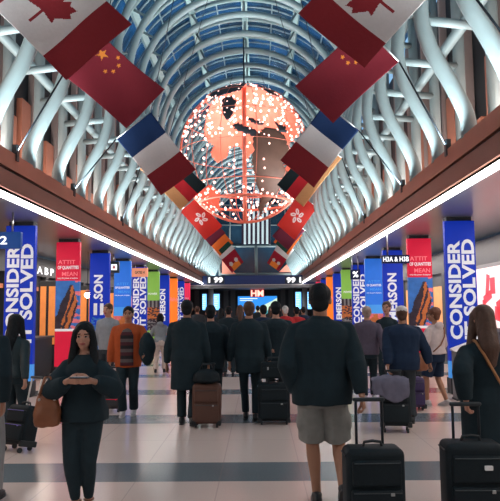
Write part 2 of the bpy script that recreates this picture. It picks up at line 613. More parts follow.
CW, CD = .58, .12
def column(x, Y, kind, label):
    root = thing('banner_column', label, 'column', (x, Y, 0), 0)
    obj('column_shaft', boxm(-.16, .16, -.03, .28, 0, 3.40, bev=.03), DGREY, root)
    obj('column_base', boxm(-.28, .28, -CD / 2 - .01, .2, 0, .3, bev=.01), BLACKP, root)
    obj('column_cap', boxm(-.24, .24, -CD / 2 + .02, .2, 3.31, 3.40), DARK, root)
    f, mats = art(kind)
    bm = nb()
    nu, z0, z1 = 28, .3, 3.32
    nv = 150
    yf, yb = -CD / 2, .06
    g = [[bm.verts.new((-CW / 2 + CW * i / nu, yf, z0 + (z1 - z0) * j / nv)) for i in range(nu + 1)] for j in range(nv + 1)]
    for j in range(nv):
        for i_ in range(nu):
            q = bm.faces.new((g[j][i_], g[j][i_ + 1], g[j + 1][i_ + 1], g[j + 1][i_]))
            q.material_index = f((i_ + .5) / nu, z0 + (z1 - z0) * (j + .5) / nv)
    # sides and back (thick wrap)
    for s, c in ((-1, 0), (1, nu)):
        bk = [bm.verts.new((s * CW / 2, yb, z0 + (z1 - z0) * j / nv)) for j in range(nv + 1)]
        for j in range(nv):
            q = bm.faces.new((g[j][c], g[j + 1][c], bk[j + 1], bk[j]))
            q.material_index = f((.5 if c == 0 else nu - .5) / nu, z0 + (z1 - z0) * (j + .5) / nv)
        if s == -1: bl = bk
        else: br = bk
    bm.faces.new((bl[0], br[0], br[-1], bl[-1]))
    ban = obj('banner', bm, mats, root)
    y = yf - .001
    def up(s, xr, z0, length, cap):
        text(s, 'lettering', length, cap, WTX, ban, frame((xr, y, z0), (0, 0, 1), (-1, 0, 0)), bold=.035)
    def flat(s, x0, z0, w, h, m=WTX, b=.01):
        text(s, 'lettering', w, h, m, ban, frame((x0, y, z0), (1, 0, 0), (0, 0, 1)), bold=b)
    if kind == 'consider':
        up('CONSIDER', -.01, 1.03, 1.90, .245); up('IT SOLVED', .265, 1.03, 1.93, .25)
    elif kind == 'emerson':
        up('EMERSON', .10, 1.1, 1.55, .27)
    elif kind == 'son':
        up('.SON', .10, 1.9, .78, .27)
    elif kind == 'red':
        flat('ATTIT', -.24, 2.78, .42, .1, PTX); flat('OF QUANTITIES', -.25, 2.64, .52, .1, WTX, .03)
        flat('MEAN', -.14, 2.49, .38, .1, PTX); flat('bring the power of analytics', -.25, 2.41, .5, .045, WTX, .02)
    elif kind == 'sunset':
        flat('ATTIT', -.2, 2.5, .42, .08, LBL); flat('OF QUANTITIES', -.25, 2.36, .5, .09, WTX, .03)
        flat('MEAN', -.14, 2.23, .38, .08, LBL); flat('bring the power of analytics', -.25, 2.12, .5, .05, WTX, .02)
    elif kind == 'green':
        flat('POWER', -.2, 2.3, .4, .09, WTX, .02)
    elif kind == 'pink':
        flat('TOTALS', -.2, 2.3, .4, .1, WTX, .02); flat('POWER', -.2, 2.1, .4, .09, WTX, .02)
    return root
kinds = ['consider', 'red', 'emerson', 'sunset', 'consider', 'green', 'emerson', 'orange', 'consider', 'pink']
desc = {'consider': 'square column in a blue banner with two upright lines of white lettering', 'red': 'square column in a red banner with a dark and orange picture on its lower half',
        'emerson': 'square column in a blue banner with one upright white word', 'son': 'square column in a blue banner with three big upright white letters and small picture',
        'sunset': 'square column in an azure banner with a dusk skyline picture', 'green': 'square column in a green banner over a picture of a glowing hall',
        'orange': 'square column in a plain orange banner', 'pink': 'square column in a pink red banner'}
for s, side, x0 in ((-1, 'left', -4.67), (1, 'right', 3.92)):
    for k, kd in enumerate(kinds):
        kk = 'son' if (s == -1 and k == 2) else kd
        wh = {0: ', nearest column of the %s row', 4: ', the farther of the two such columns well along the %s row', 8: ', third and farthest of its design in the %s row', 2: ', nearer of its kind in the %s row', 6: ', beyond the green column of the %s row'}.get(k, ' in the %s row')
        column(x0, 12.1 + 3.05 * k, kk, desc[kk] + wh % side)
for s, side, x0 in ((-1, 'left', -4.63), (1, 'right', 3.86)):
    r = thing('round_column', 'plain pale grey round column under the dark end ceiling, %s of the far doors' % side, 'column', (x0 if 0 else at(211 if s < 0 else 305, 300, 49).x, 49, 0))
    bm = nb(); cyl(bm, (0, 0, 1.65), (0, 0, 1), .2, 3.3, 20); obj('column_shaft', bm, mat('pale_column', (.4, .42, .42), .4), r)
    bm = nb(); cyl(bm, (0, 0, .06), (0, 0, 1), .24, .12, 20); obj('column_base', bm, DGREY, r)

# ================================================================== SIGNS
def hanging_sign(label, px0, px1, py0, py1, Y, pmx, texts, rodpx=None, name='hanging_sign', grp=None):
    a, b = at(px0, py1, Y), at(px1, py0, Y)
    cx, w, h = (a.x + b.x) / 2, b.x - a.x, b.z - a.z
    root = thing(name, label, 'sign', (cx, Y, a.z), 0, grp)
    obj('sign_panel', boxm(-w / 2, w / 2, -.05, .05, 0, h, bev=.01), pmx, root)
    rx = (at(rodpx, py0, Y).x - cx) if rodpx else 0
    for dx in ([rx] if rodpx else [-w * .3, w * .3]):
        bm = nb(); tube(bm, [(dx, 0, h - .01), (dx, 0, 3.40 - a.z)], .018, 8); obj('hanging_rod', bm, CHROME, root)
    for (s, u0, v0, uw, vh, m) in texts:
        text(s, 'lettering', w * uw, h * vh, m, root, frame((-w / 2 + w * u0, -.051, h * v0), (1, 0, 0), (0, 0, 1)), bold=.02)
    return root
SB = pm('sign_blue', (.01, .06, .25), .25)
SD = mat('sign_dark', (.015, .03, .05), .4)
SO = pm('sign_pale_orange', (.75, .3, .18), .35)
WT = mat('sign_white', (.85, .88, .9), .5, emit=.6, ecol=(.9, .95, 1))
hanging_sign('blue gate sign with a white 2 hanging in front of the nearest left column', -14, 22, 232, 249, 10.9, SB, [('2', .42, .25, .2, .5, WT)], rodpx=12.5)
sg = hanging_sign('small dark sign with a white square hanging before the azure column on the left', 110, 119.5, 261.5, 273, 19.5, SD, [], rodpx=113.5)
obj('pictogram', boxm(-.1, .08, -.06, -.045, .09, .27), WT, sg)
bm = nb(); box(bm, -.06, .04, -.068, -.058, .16, .2); box(bm, -.03, .01, -.068, -.058, .12, .24); obj('pictogram_mark', bm, mat('mark_red', (.5, .05, .05), .5), sg)
hanging_sign('small pale orange sign hanging over the second two-line blue column on the left', 132, 148, 268, 277, 23.4, SO, [('GATES H', .2, .35, .6, .3, DARK)])
hanging_sign('dark blue sign reading H3A & H3B hanging before the blue one-word column on the right', 382, 409, 255, 263.5, 14.3, pm('sign_navy', (.004, .012, .06), .1), [('H3A & H3B', .03, .2, .94, .6, WT)], rodpx=387.5)
sg = hanging_sign('small navy sign with white arrows hanging by the two-line column on the right', 350.5, 360, 269.5, 279.5, 21.2, pm('sign_navy', (.004, .012, .06), .1), [('%', .2, .2, .6, .62, WT)])
for a_, lab, sgn in (((38, 51, 265, 273), 'left', 1),):
    Y = 12.6
    sg = thing('bulkhead_sign', 'small white lit letters on the dark bulkhead above the left shop fronts', 'sign', (XL, 19.4, 2.8))
    obj('sign_panel', boxm(-.02, .03, -.1, 1.75, -.06, .33, bev=.01), BLACKP, sg)
    text('A B P', 'lettering', 1.6, .24, WT, sg, frame((.031, .03, .02), (0, 1, 0), (0, 0, 1)), bold=.03)
# gate numbers on the cross beam
for (px, s, lab) in ((208.5, '1 99', 'white numerals at the left end of the blue cross beam'), (286.5, '99 1', 'white numerals at the right end of the blue cross beam')):
    a, b = at(px, 283, YB - .06), at(px + 14.5, 277, YB - .06)
    sx = thing('gate_number_sign', lab, 'sign', (a.x, YB - .06, a.z))
    obj('sign_panel', boxm(-.1, b.x - a.x + .1, -.02, .05, -.05, b.z - a.z + .05), SD, sx)
    text(s, 'numerals', b.x - a.x, b.z - a.z, mat('numeral_white', (.8, .8, .8), .5, emit=.6), sx, frame((0, -.021, 0), (1, 0, 0), (0, 0, 1)), bold=.05)
# red glowing sign over the doors
a, b = at(251, 296.5, 53), at(263.5, 290, 53)
sx = thing('exit_sign', 'red and white glowing sign hanging under the end ceiling above the doors', 'sign', (a.x, 53, a.z))
RG = mat('red_glow', (1, .3, .25), .5, emit=1.3, ecol=(1, .35, .28))
obj('sign_panel', boxm(-.05, b.x - a.x + .05, 0, .06, -.05, b.z - a.z + .05), mat('sign_back_red', (.3, .03, .03), .5, emit=.3), sx)
text('HM', 'lettering', b.x - a.x, b.z - a.z, RG, sx, frame((0, -.001, 0), (1, 0, 0), (0, 0, 1)), bold=.03)
bm = nb(); tube(bm, [((b.x - a.x) / 2, .03, b.z - a.z), ((b.x - a.x) / 2, .03, 3.3 - a.z)], .02, 6); obj('hanging_rod', bm, CHROME, sx)
# screens
SCR = mat('screen_blue', (.1, .35, .7), .4, emit=1.3, ecol=(.14, .42, .85), var=.4, scale=4)
SCR2 = mat('screen_pale', (.3, .6, .85), .4, emit=1.5, ecol=(.3, .65, .95))
def screen(label, px0, px1, py0, py1, Y):
    a, b = at(px0, py1, Y), at(px1, py0, Y)
    w, h = b.x - a.x, b.z - a.z
    r = thing('display_screen', label, 'screen', (a.x, Y, a.z))
    obj('screen_frame', boxm(-.06, w + .06, 0, .12, -.06, h + .06, bev=.01), BLACKP, r)
    bm = nb(); box(bm, 0, w, -.01, .0, 0, h); obj('screen_face', bm, SCR, r)
    bm = nb()
    for k in range(6):
        box(bm, w * .08, w * (.55 + .07 * (k % 4)), -.014, -.009, h * (.1 + .14 * k), h * (.17 + .14 * k))
    box(bm, w * .07, w * .10, -.0135, -.0085, h * .1, h * .88)
    obj('screen_rows', bm, SCR2, r)
screen('blue lit schedule screen left of the left round column by the far doors', 202.5, 206.5, 294, 310, 50)
screen('blue lit schedule screen right of the left round column by the far doors', 213.8, 219.5, 294, 310, 50)
screen('blue lit schedule screen left of the right round column by the far doors', 295.8, 301, 292, 309, 50)
screen('blue lit schedule screen right of the right round column by the far doors', 307.5, 311.5, 292, 309, 50)
# billboard
a, b = at(238, 316, YE - .35), at(277, 296, YE - .35)
w, h = b.x - a.x, b.z - a.z
r = thing('billboard', 'wide lit billboard with blue sky and a pale green sweep on the far wall', 'billboard', (a.x, YE - .35, a.z))
obj('board_frame', boxm(-.06, w + .06, .03, .2, -.06, h + .06), BLACKP, r)
bm = nb(); NU, NV = 60, 30
g = [[bm.verts.new((w * i_ / NU, 0, h * j / NV)) for i_ in range(NU + 1)] for j in range(NV + 1)]
for j in range(NV):
    for i_ in range(NU):
        u, v = (i_ + .5) / NU, (j + .5) / NV
        q = bm.faces.new((g[j][i_], g[j][i_ + 1], g[j + 1][i_ + 1], g[j + 1][i_]))
        e = .15 + .75 * u ** 1.5
        q.material_index = 1 if (u > .45 and v < e and v > e - .35) else (2 if v <= e - .35 and u > .3 else 0)
bb = obj('picture', bm, [mat('billboard_blue', (.02, .15, .45), .4, emit=.8, ecol=(.02, .2, .6)), mat('billboard_pale', (.5, .6, .4), .4, emit=.8, ecol=(.45, .6, .45)), mat('billboard_teal', (.05, .3, .3), .4, emit=.6, ecol=(.05, .3, .35))], r)
sol = bb.modifiers.new('s', 'SOLIDIFY'); sol.thickness = .02
bm = nb(); box(bm, w*.05, w*.5, -.03, -.021, h*.86, h*.9); box(bm, w*.05, w*.38, -.03, -.021, h*.77, h*.8); obj('print_lines', bm, WT, r)
# lit poster on the right wall
r = thing('lit_poster', 'large backlit white and red poster on the grey wall beyond the nearest right column', 'poster', (XR, 14.3, .1))
obj('poster_frame', boxm(-.06, .05, -2.6, 1.85, .95, 2.6, bev=.01), MGREY, r)
obj('poster_face', boxm(-.09, -.055, -2.5, 1.75, 1.05, 2.5), mat('poster_white', (.8, .68, .68), .4, emit=.45, ecol=(.95, .68, .68)), r)
bm = nb()
rr = random.Random(5)
for k in range(17):
    y0 = -2.4 + .22 * k
    z0 = 1.2 + rr.random() * .8
    rot = Matrix.Translation((0, y0, z0)) @ Matrix.Rotation(R(rr.uniform(-20, 20)), 4, 'X')
    box(bm, -.096, -.088, 0, rr.uniform(.2, .55), 0, rr.uniform(.2, .6), rot=rot)
obj('poster_print', bm, mat('poster_red', (.8, .06, .08), .4, emit=.4, ecol=(.9, .07, .09)), r)

# pendant lamp behind the red column on the left
p = at(87.5, 295, 18.4)
r = thing('pendant_lamp', 'small warm glowing pendant lamp between the red column and the next on the left', 'lamp', p)
bm = nb(); ell(bm, (0, 0, 0), .09); obj('lamp_bulb', bm, mat('lamp_warm', (1, .7, .4), .5, emit=14, ecol=(1, .62, .35)), r)
bm = nb(); tube(bm, [(0, 0, .08), (0, 0, 3.40 - p.z)], .01, 6); obj('cord', bm, BLACKP, r)
bm = nb(); tube(bm, [(0, 0, .06), (0, 0, .16)], [.1, .03], 12); obj('lamp_shade', bm, COPPER, r)
# kiosk
p = at(463.5, 390, 11.3)
r = thing('information_kiosk', 'grey boxy stand with a sloped white top before the nearest right column', 'kiosk', (p.x, 11.3, 0))
obj('kiosk_body', boxm(-.15, .15, -.12, .14, .02, .86, bev=.012), MGREY, r)
obj('kiosk_door', boxm(-.11, .11, -.135, -.118, .1, .76, bev=.008), DGREY, r)
bm = nb()
v = [bm.verts.new(q) for q in ((-.17, -.15, .86), (.17, -.15, .86), (.17, .15, .86), (-.17, .15, .86), (-.17, .1, .9), (.17, .1, 1.02), (.17, .15, 1.02), (-.17, .15, .9))]
for f_ in ((0, 1, 2, 3), (0, 1, 5, 4), (4, 5, 6, 7), (1, 2, 6, 5), (0, 4, 7, 3), (3, 7, 6, 2)): bm.faces.new([v[q] for q in f_])
obj('kiosk_top', bm, WHITE, r)
bm = nb(); box(bm, -.16, .16, -.13, .15, 0, .03); obj('kiosk_foot', bm, BLACKP, r)

# shop display cabinets facing down the hall on the left
for x, Y, w, lab in ((-5.55, 16.6, .62, 'tall amber lit display cabinet between the first two left columns'), (-5.75, 20.2, .8, 'tall amber lit display cabinet between the red and the third left column'), (-6.0, 23.9, .8, 'tall amber lit display cabinet behind the third left column')):
    r = thing('display_cabinet', lab, 'cabinet', (x, Y, 0))
    obj('cabinet_case', boxm(-w / 2 - .06, w / 2 + .06, 0, .4, 0, 2.45, bev=.01), DARK, r)
    obj('cabinet_panel', boxm(-w / 2, w / 2, -.02, .0, .75, 2.3, bev=.005), ORANGE, r)
    obj('cabinet_plinth', boxm(-w / 2 - .02, w / 2 + .02, -.05, .0, .02, .7, bev=.01), DGREY, r)
    for dx in (-w * .18, w * .22): obj('mullion', boxm(dx - .03, dx + .03, -.045, -.02, .75, 2.3), DARK, r)
# shop counters on the left, dim
for (Y, L, c, lab) in ((15.5, 1.6, 'a', 'low dark counter between the first and second left columns'), (21.0, 1.4, 'b', 'low orange fronted counter between two display cabinets on the left')):
    x = CX - 5.3
    r = thing('shop_counter', lab, 'counter', (x, Y + (0 if c == 'a' else 1.25), 0))
    obj('counter_body', boxm(-.3, .3, -L / 2, L / 2, .06, .95, bev=.01), DARK if c == 'a' else ORANGE, r)
    obj('counter_top', boxm(-.34, .34, -L / 2 - .04, L / 2 + .04, .95, 1.0, bev=.008), DGREY, r)
    obj('counter_plinth', boxm(-.26, .26, -L / 2 + .04, L / 2 - .04, 0, .06), BLACKP, r)

# ================================================================== FLAGS
def fm(name, c, **k): return mat('flag_' + name, c, .8, var=.06, scale=25, bump=.15, spec=.2, **k)
FR, FW, FM_, FY, FK, FB, FG, FO = fm('red', (.38, .018, .022)), fm('white', (.56, .52, .52)), fm('maroon', (.20, .018, .03)), fm('gold', (.75, .24, .04)), fm('black', (.012, .022, .026)), fm('navy', (.008, .025, .085)), fm('green', (.01, .05, .035)), fm('orange', (.62, .12, .02))
FGd, FRb = fm('tan_gold', (.72, .34, .15)), fm('bright_red', (.55, .02, .03))
FRh = fm('scarlet', (.42, .028, .022))
LEAF = [(0, .95), (.18, .62), (.34, .7), (.27, .3), (.5, .52), (.56, .38), (.88, .42), (.78, .18), (.95, .08), (.52, -.28), (.58, -.48), (.05, -.38), (.05, -.95), (-.05, -.95), (-.05, -.38), (-.58, -.48), (-.52, -.28), (-.95, .08), (-.78, .18), (-.88, .42), (-.56, .38), (-.5, .52), (-.27, .3), (-.34, .7), (-.18, .62)]
def star(r): return [(r * (1 if k % 2 == 0 else .38) * math.sin(PI * k / 5), r * (1 if k % 2 == 0 else .38) * math.cos(PI * k / 5)) for k in range(10)]
def p_canada(u, v, A):
    if u < .25 or u > .75: return 0
    return 0 if inpoly((u - .475) * A / .355, (v - .52) / .355, LEAF) else 1
def p_china(u, v, A):
    x, y = u * 30, v * 20
    for cx, cy, r in ((5, 15, 2.5), (10, 18, 1.05), (12, 16, 1.05), (12, 13, 1.05), (10, 11, 1.05)):
        if inpoly(x - cx, y - cy, star(r)): return 1
    return 0
def p_france(u, v, A): return 0 if u < .345 else (1 if u < .665 else 2)
def p_germany(u, v, A): return 0 if v > .667 else (1 if v > .333 else 2)
def p_hk(u, v, A):
    x, y = (u - .5) * A, v - .5
    for k in range(5):
        a = R(90 + 72 * k + 14)
        cx, cy = .19 * math.cos(a), .19 * math.sin(a)
        dx, dy = x - cx, y - cy
        aa = a + R(20)
        p, q = dx * math.cos(aa) + dy * math.sin(aa), -dx * math.sin(aa) + dy * math.cos(aa)
        if (p / .13) ** 2 + (q / .075) ** 2 < 1 and not ((p / .06) ** 2 + (q / .018) ** 2 < 1): return 1
    return 0
def p_plain(u, v, A): return 0
def p_f7(u, v, A): return 1 if (u > .8 and .12 < v < .88) else 0
def p_f8(u, v, A):
    if u < .45: return 0
    for cx, cy in ((.76, .3), (.76, .7)):
        if ((u - cx) * A) ** 2 + (v - cy) ** 2 < .013: return 0
    if u > .8 and .2 < v < .8: return 2
    return 1

def flag(label, P, D, pat, mats, nu=60, nv=40, mirror=False, grid=1.0, wave=.03, cables=True, side=-1):
    """P: pixel corners u0v0, u1v0, u1v1, u0v1 back-projected to the transverse plane Y=D"""
    c = [at(x, y, D) for x, y in P]
    o = (c[0] + c[1] + c[2] + c[3]) / 4
    A = (c[1] - c[0]).length / (c[3] - c[0]).length
    root = thing('hanging_flag', label, 'flag', o)
    bm = nb()
    ph = D * 1.7
    g = []
    for j in range(nv + 1):
        row = []
        for i_ in range(nu + 1):
            u, v = i_ / nu, j / nv
            p = (c[0] * (1 - u) * (1 - v) + c[1] * u * (1 - v) + c[2] * u * v + c[3] * (1 - u) * v) - o
            p.y += wave * (math.sin(u * 7 + ph) * .6 + math.sin(v * 5 + u * 3 + ph) * .6)
            e = .018 * math.sin(u * PI)
            p += (c[3] - c[0]).normalized() * (-e if v < .5 else e) * abs(v - .5) * 2 * (-1)
            row.append(bm.verts.new(p))
        g.append(row)
    for j in range(nv):
        for i_ in range(nu):
            u, v = (i_ + .5) / nu, (j + .5) / nv
            q = bm.faces.new((g[j][i_], g[j][i_ + 1], g[j + 1][i_ + 1], g[j + 1][i_]))
            q.material_index = pat(1 - u if mirror else u, v, A); q.smooth = True
    cl = obj('cloth', bm, mats, root)
    sm = cl.modifiers.new('thickness', 'SOLIDIFY'); sm.thickness = .008
    # pole sleeve edge and stay cables: from the outer lower corner to the beam, from the inner upper corner to the vault
    outer, inner = (c[0], c[3]) if side < 0 else (c[1], c[2])
    # far short edge runs from beam side to vault side
    if side < 0: lo, hi = c[0], c[3]
    else: lo, hi = c[1], c[2]
    if cables:
        end = Vector((CX + side * 3.4, D, 4.12))
        bm = nb(); tube(bm, [lo - o, end - o], .014, 6); obj('stay_cable', bm, BLACKM, root)
        bm = nb(); box(bm, end.x - o.x - .04, end.x - o.x + .04, -.05, .05, end.z - o.z - .12, end.z - o.z + .14); obj('cable_bracket', bm, BLACKP, root)
        top = Vector((CX - side * -.6, D, 0)); top.z = ZC + 3.4 - .05
        bm = nb(); tube(bm, [hi - o, top - o], .01, 6); obj('stay_cable', bm, BLACKM, root)
        bm = nb(); tube(bm, [lo - o, hi - o], .016, 6); obj('flag_rod', bm, CHROME, root)
    return root
def s_(u0v0, u1v0, u1v1, u0v1): return (u0v0, u1v0, u1v1, u0v1)
flag('red and white flag with a dark red maple leaf, top left', s_((-30, -14), (66, 80), (132, 24.5), (36, -69)), 6.5, p_canada, [FM_ if 0 else fm('leaf_red', (.22, .018, .025)), FW], 170, 110)
flag('maroon flag with five small gold stars, left row below the maple leaf flag', s_((63, 75), (126.5, 128.6), (165, 90), (101.5, 35)), 9.56, p_china, [FM_, FY], 120, 80)
flag('navy, white and red striped flag in the left row', s_((116.5, 138.8), (161, 195.6), (196, 169.7), (150.7, 111.6)), 12.61, p_france, [FB, FW, fm('leaf_red', (.22, .018, .025))], 60, 30)
flag('black, red and gold striped flag in the left row, below the navy white red one', s_((140, 169), (180.3, 210), (206.6, 186), (166.5, 145)), 17.19, p_germany, [FK, FRb, FGd], 40, 30)
flag('scarlet flag with a white five petal flower in the left row', s_((180, 211), (205, 240), (222.5, 226), (197, 197)), 26.34, p_hk, [FRh, FW], 90, 60)
flag('plain maroon flag showing as a band behind the flower flag on the left', s_((194, 227), (211, 246.5), (225.5, 233), (208.5, 213)), 29.39, p_plain, [fm('deep_maroon', (.12, .018, .04))], 20, 14)
flag('orange flag with a dark end stripe in the left row', s_((203, 237), (220, 256), (233.5, 243), (216.5, 224)), 33.96, p_f7, [FO, FG], 40, 30)
flag('farthest flag of the left row, white and red with an orange mark', s_((213, 250), (232, 273), (243.5, 262), (228, 238)), 37.01, p_f8, [FW, fm('crimson', (.32, .012, .03)), fm('amber', (.8, .25, .04))], 50, 34)
flag('red and white flag with a dark red maple leaf, top right', s_((364, 69), (454.5, -30), (388.5, -84.6), (298, 14.3)), 6.5, p_canada, [fm('leaf_red', (.22, .018, .025)), FW], 170, 110, side=1)
flag('maroon flag with small gold stars, right row below the maple leaf flag', s_((333, 123.5), (399, 61.6), (361, 24), (295, 86)), 9.56, p_china, [FM_, FY], 120, 80, mirror=True, side=1)
flag('red, white and navy striped flag in the right row', s_((314, 187.6), (358.7, 130.5), (325, 103), (280.4, 160)), 12.61, p_france, [FB, FW, fm('leaf_red', (.22, .018, .025))], 60, 30, mirror=True, side=1)
flag('black, red and gold striped flag in the right row, its gold edge long and bare', s_((303.6, 207), (342, 158), (315.5, 136), (277, 184.8)), 17.19, p_germany, [FK, FRb, FGd], 40, 30, side=1)
flag('scarlet flag with a white five petal flower in the right row', s_((295, 240), (317, 207.6), (299, 192.6), (277, 225)), 26.34, p_hk, [FRh, FW], 90, 60, side=1)
flag('plain maroon flag showing as a band behind the flower flag on the right', s_((288, 250.5), (305, 230.5), (289, 216), (272, 236)), 29.39, p_plain, [fm('deep_maroon', (.12, .018, .04))], 20, 14, side=1)
flag('orange flag with a dark end stripe in the right row', s_((288, 255), (307, 229), (292, 216), (273.5, 242)), 33.96, p_f7, [FO, FG], 40, 30, mirror=True, side=1)
flag('farthest flag of the right row, white and red with an orange mark', s_((278.5, 271), (294, 250), (280, 239), (267, 263)), 37.01, p_f8, [FW, fm('crimson', (.32, .012, .03)), fm('amber', (.8, .25, .04))], 50, 34, mirror=True, side=1)
# striped flag at the end
def p_us(u, v, A):
    if v > .62 and u < .55:
        a, b = (u / .55 * 6) % 1 - .5, ((v - .62) / .38 * 7) % 1 - .5
        return 2 if a * a + b * b > .07 else 1
    return 0 if int(u * 13) % 2 == 0 else 1
c = [(241.5, 244), (270.5, 244), (270.5, 180), (241.5, 180)]
us = flag('long striped flag with a starred navy corner hanging upright on the far gable', c, 52, p_us, [fm('near_black_red', (.035, .02, .04)), fm('pale_blue_white', (.62, .72, .74), emit=.15), FB], 104, 60, cables=False, wave=.02)  # white stripes emit faintly; red stripes are nearly black
bm = nb(); tube(bm, [(-1.35, 0, 2.72), (1.35, 0, 2.72)], .03, 8); obj('flag_rod', bm, CHROME, us)
for dx in (-1.2, 1.2):
    bm = nb(); tube(bm, [(dx, 0, 2.7), (dx, 0, 4.4)], .012, 6); obj('stay_cable', bm, BLACKM, us)

# ================================================================== GLOBE
GC = at(244.5, 154, 23.5); GR = 2.48
root = thing('globe_sculpture', 'big openwork globe of lit salmon metal continents and tiny bulbs under the vault', 'globe', GC)
root.scale = (1, 1, 1.075)
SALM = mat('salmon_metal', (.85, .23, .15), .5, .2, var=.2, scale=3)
BRN = mat('unlit_continent_brown', (.17, .085, .06), .6, .2, var=.35, scale=3)  # near faces get no bulb light; that shade is put into this brown
DRK = mat('unlit_continent_dark', (.05, .05, .06), .6, .2, var=.35, scale=3)  # same metal unlit, its shade put into a darker colour
def disc(P): return [((x - 232) / 238, (300 - y) / 238) for x, y in P]
FAR = [disc([(72, 215), (85, 160), (110, 115), (170, 85), (232, 62), (300, 78), (385, 120), (430, 170), (442, 235), (400, 275), (385, 300), (360, 330), (300, 300), (262, 300), (240, 330), (235, 292), (205, 272), (170, 282), (160, 318), (120, 335), (92, 300), (110, 272), (80, 250)]),
       disc([(30, 450), (95, 415), (132, 450), (130, 500), (60, 505)]), disc([(330, 400), (385, 370), (420, 330), (405, 400), (350, 440)])]
NEAR = [disc([(262, 245), (300, 215), (345, 220), (372, 245), (385, 290), (362, 330), (382, 360), (352, 400), (345, 430), (312, 450), (292, 492), (278, 482), (290, 430), (270, 380), (258, 330), (262, 280)])]
NEARD = [disc([(195, 208), (215, 198), (235, 212), (262, 218), (285, 235), (278, 250), (255, 240), (225, 228), (200, 218)]),
         disc([(106, 104), (128, 82), (170, 62), (215, 54), (232, 70), (220, 90), (190, 98), (160, 105), (125, 114)]), disc([(158, 120), (188, 112), (206, 130), (196, 160), (182, 194), (165, 182), (156, 150)]),
         disc([(285, 62), (330, 78), (352, 108), (320, 100), (290, 78)]), disc([(240, 180), (270, 190), (300, 200), (290, 208), (250, 195)]),
         disc([(340, 200), (372, 212), (380, 232), (350, 226)])]
ax = [(MW @ Vector(v)) for v in ((1, 0, 0), (0, 1, 0))]
vd = (GC - Vector((0, 0, EYE))).normalized()
e1 = vd.cross(Vector((0, 0, 1))).normalized(); e2 = e1.cross(vd).normalized()
def patch(name, polys, near, m, rad):
    for P in polys:
        bm = nb()
        bmesh.ops.create_icosphere(bm, subdivisions=6, radius=rad)
        kill = []
        for f in bm.faces:
            c = f.calc_center_median() / rad
            d = c.dot(vd)
            ok = (d < 0) == near and inpoly(c.dot(e1), c.dot(e2), P)
            if not ok: kill.append(f)
        bmesh.ops.delete(bm, geom=kill, context='FACES')
        if not bm.faces: bm.free(); continue
        for f in bm.faces: f.smooth = True
        o = obj(name, bm, m, root)
        q = o.modifiers.new('thickness', 'SOLIDIFY'); q.thickness = .03
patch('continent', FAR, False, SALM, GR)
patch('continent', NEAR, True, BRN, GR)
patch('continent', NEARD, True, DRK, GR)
bm = nb(); tube(bm, [(0, 0, -GR + .0), (0, 0, GR + .1)], .085, 12); obj('axis_pole', bm, SALM, root)
bm = nb(); tube(bm, [(0, 0, GR), (0, 0, ZC + 3.35 - GC.z)], .03, 8); obj('suspension_cable', bm, BLACKM, root)
def ring(center, axis, r, tr, n=72):
    axis = Vector(axis).normalized(); a = axis.orthogonal().normalized(); b = axis.cross(a)
    bm = nb()
    pts = [Vector(center) + (a * math.cos(2 * PI * k / n) + b * math.sin(2 * PI * k / n)) * r for k in range(n + 1)]
    tube(bm, pts, tr, 8, caps=False)
    return bm
for k in range(6):
    a = PI * k / 6 + .2
    obj('meridian_ring', ring((0, 0, 0), (math.cos(a), math.sin(a), 0), GR, .012), SALM, root)
for zz, tr in ((-.72, .05), (-.5, .02), (0, .012), (.45, .012), (.8, .02)):
    obj('latitude_ring', ring((0, 0, zz * GR), (0, 0, 1), GR * math.sqrt(1 - zz * zz), tr), SALM, root)
obj('outline_ring', ring((0, 0, 0), (0, 1, 0), GR, .045), SALM, root)
BULB = mat('bulb_glow', (1, .7, .6), .5, emit=1.5, ecol=(1, .50, .43), nosample=True)
bulbs = []
rr = random.Random(11)
for k in range(14):
    a = 2 * PI * k / 14 + .1
    for j in range(15):
        z = math.sin(R(-62 + 130 * j / 14 + rr.uniform(-2.5, 2.5)))
        q = math.sqrt(1 - z * z); b_ = a + rr.uniform(-.07, .07)
        bulbs.append(Vector((q * math.cos(b_), q * math.sin(b_), z)) * (GR - .03))
for k in range(150):
    while True:
        v = Vector((rr.gauss(0, 1), rr.gauss(0, 1), rr.gauss(0, 1))).normalized()
        if v.dot(e2) > .25: break
    bulbs.append(v * (GR - .04))
for k in range(52):
    a = 2 * PI * k / 52
    zz = -.72 + rr.uniform(-.03, .12)
    bulbs.append(Vector((math.cos(a), math.sin(a), 0)) * GR * math.sqrt(1 - zz * zz) + Vector((0, 0, zz * GR)))
for k in range(9):
    bulbs.append(Vector((.12, -.12, -GR * .9 + k * GR * .2)))
bulbs.sort(key=lambda v: v.dot(vd))
bm = nb(); bmesh.ops.create_icosphere(bm, subdivisions=2, radius=.05)
b0 = obj('light_bulb', bm, BULB, root); b0.location = bulbs[0]
for p in bulbs[1:100]:
    b = b0.copy(); col.objects.link(b); b.parent = root; b.location = p
bm = nb()
for p in bulbs[100:]: bmesh.ops.create_icosphere(bm, subdivisions=1, radius=.052, matrix=Matrix.Translation(p))
tag(obj('light_bulb', bm, BULB, root), kind='stuff')
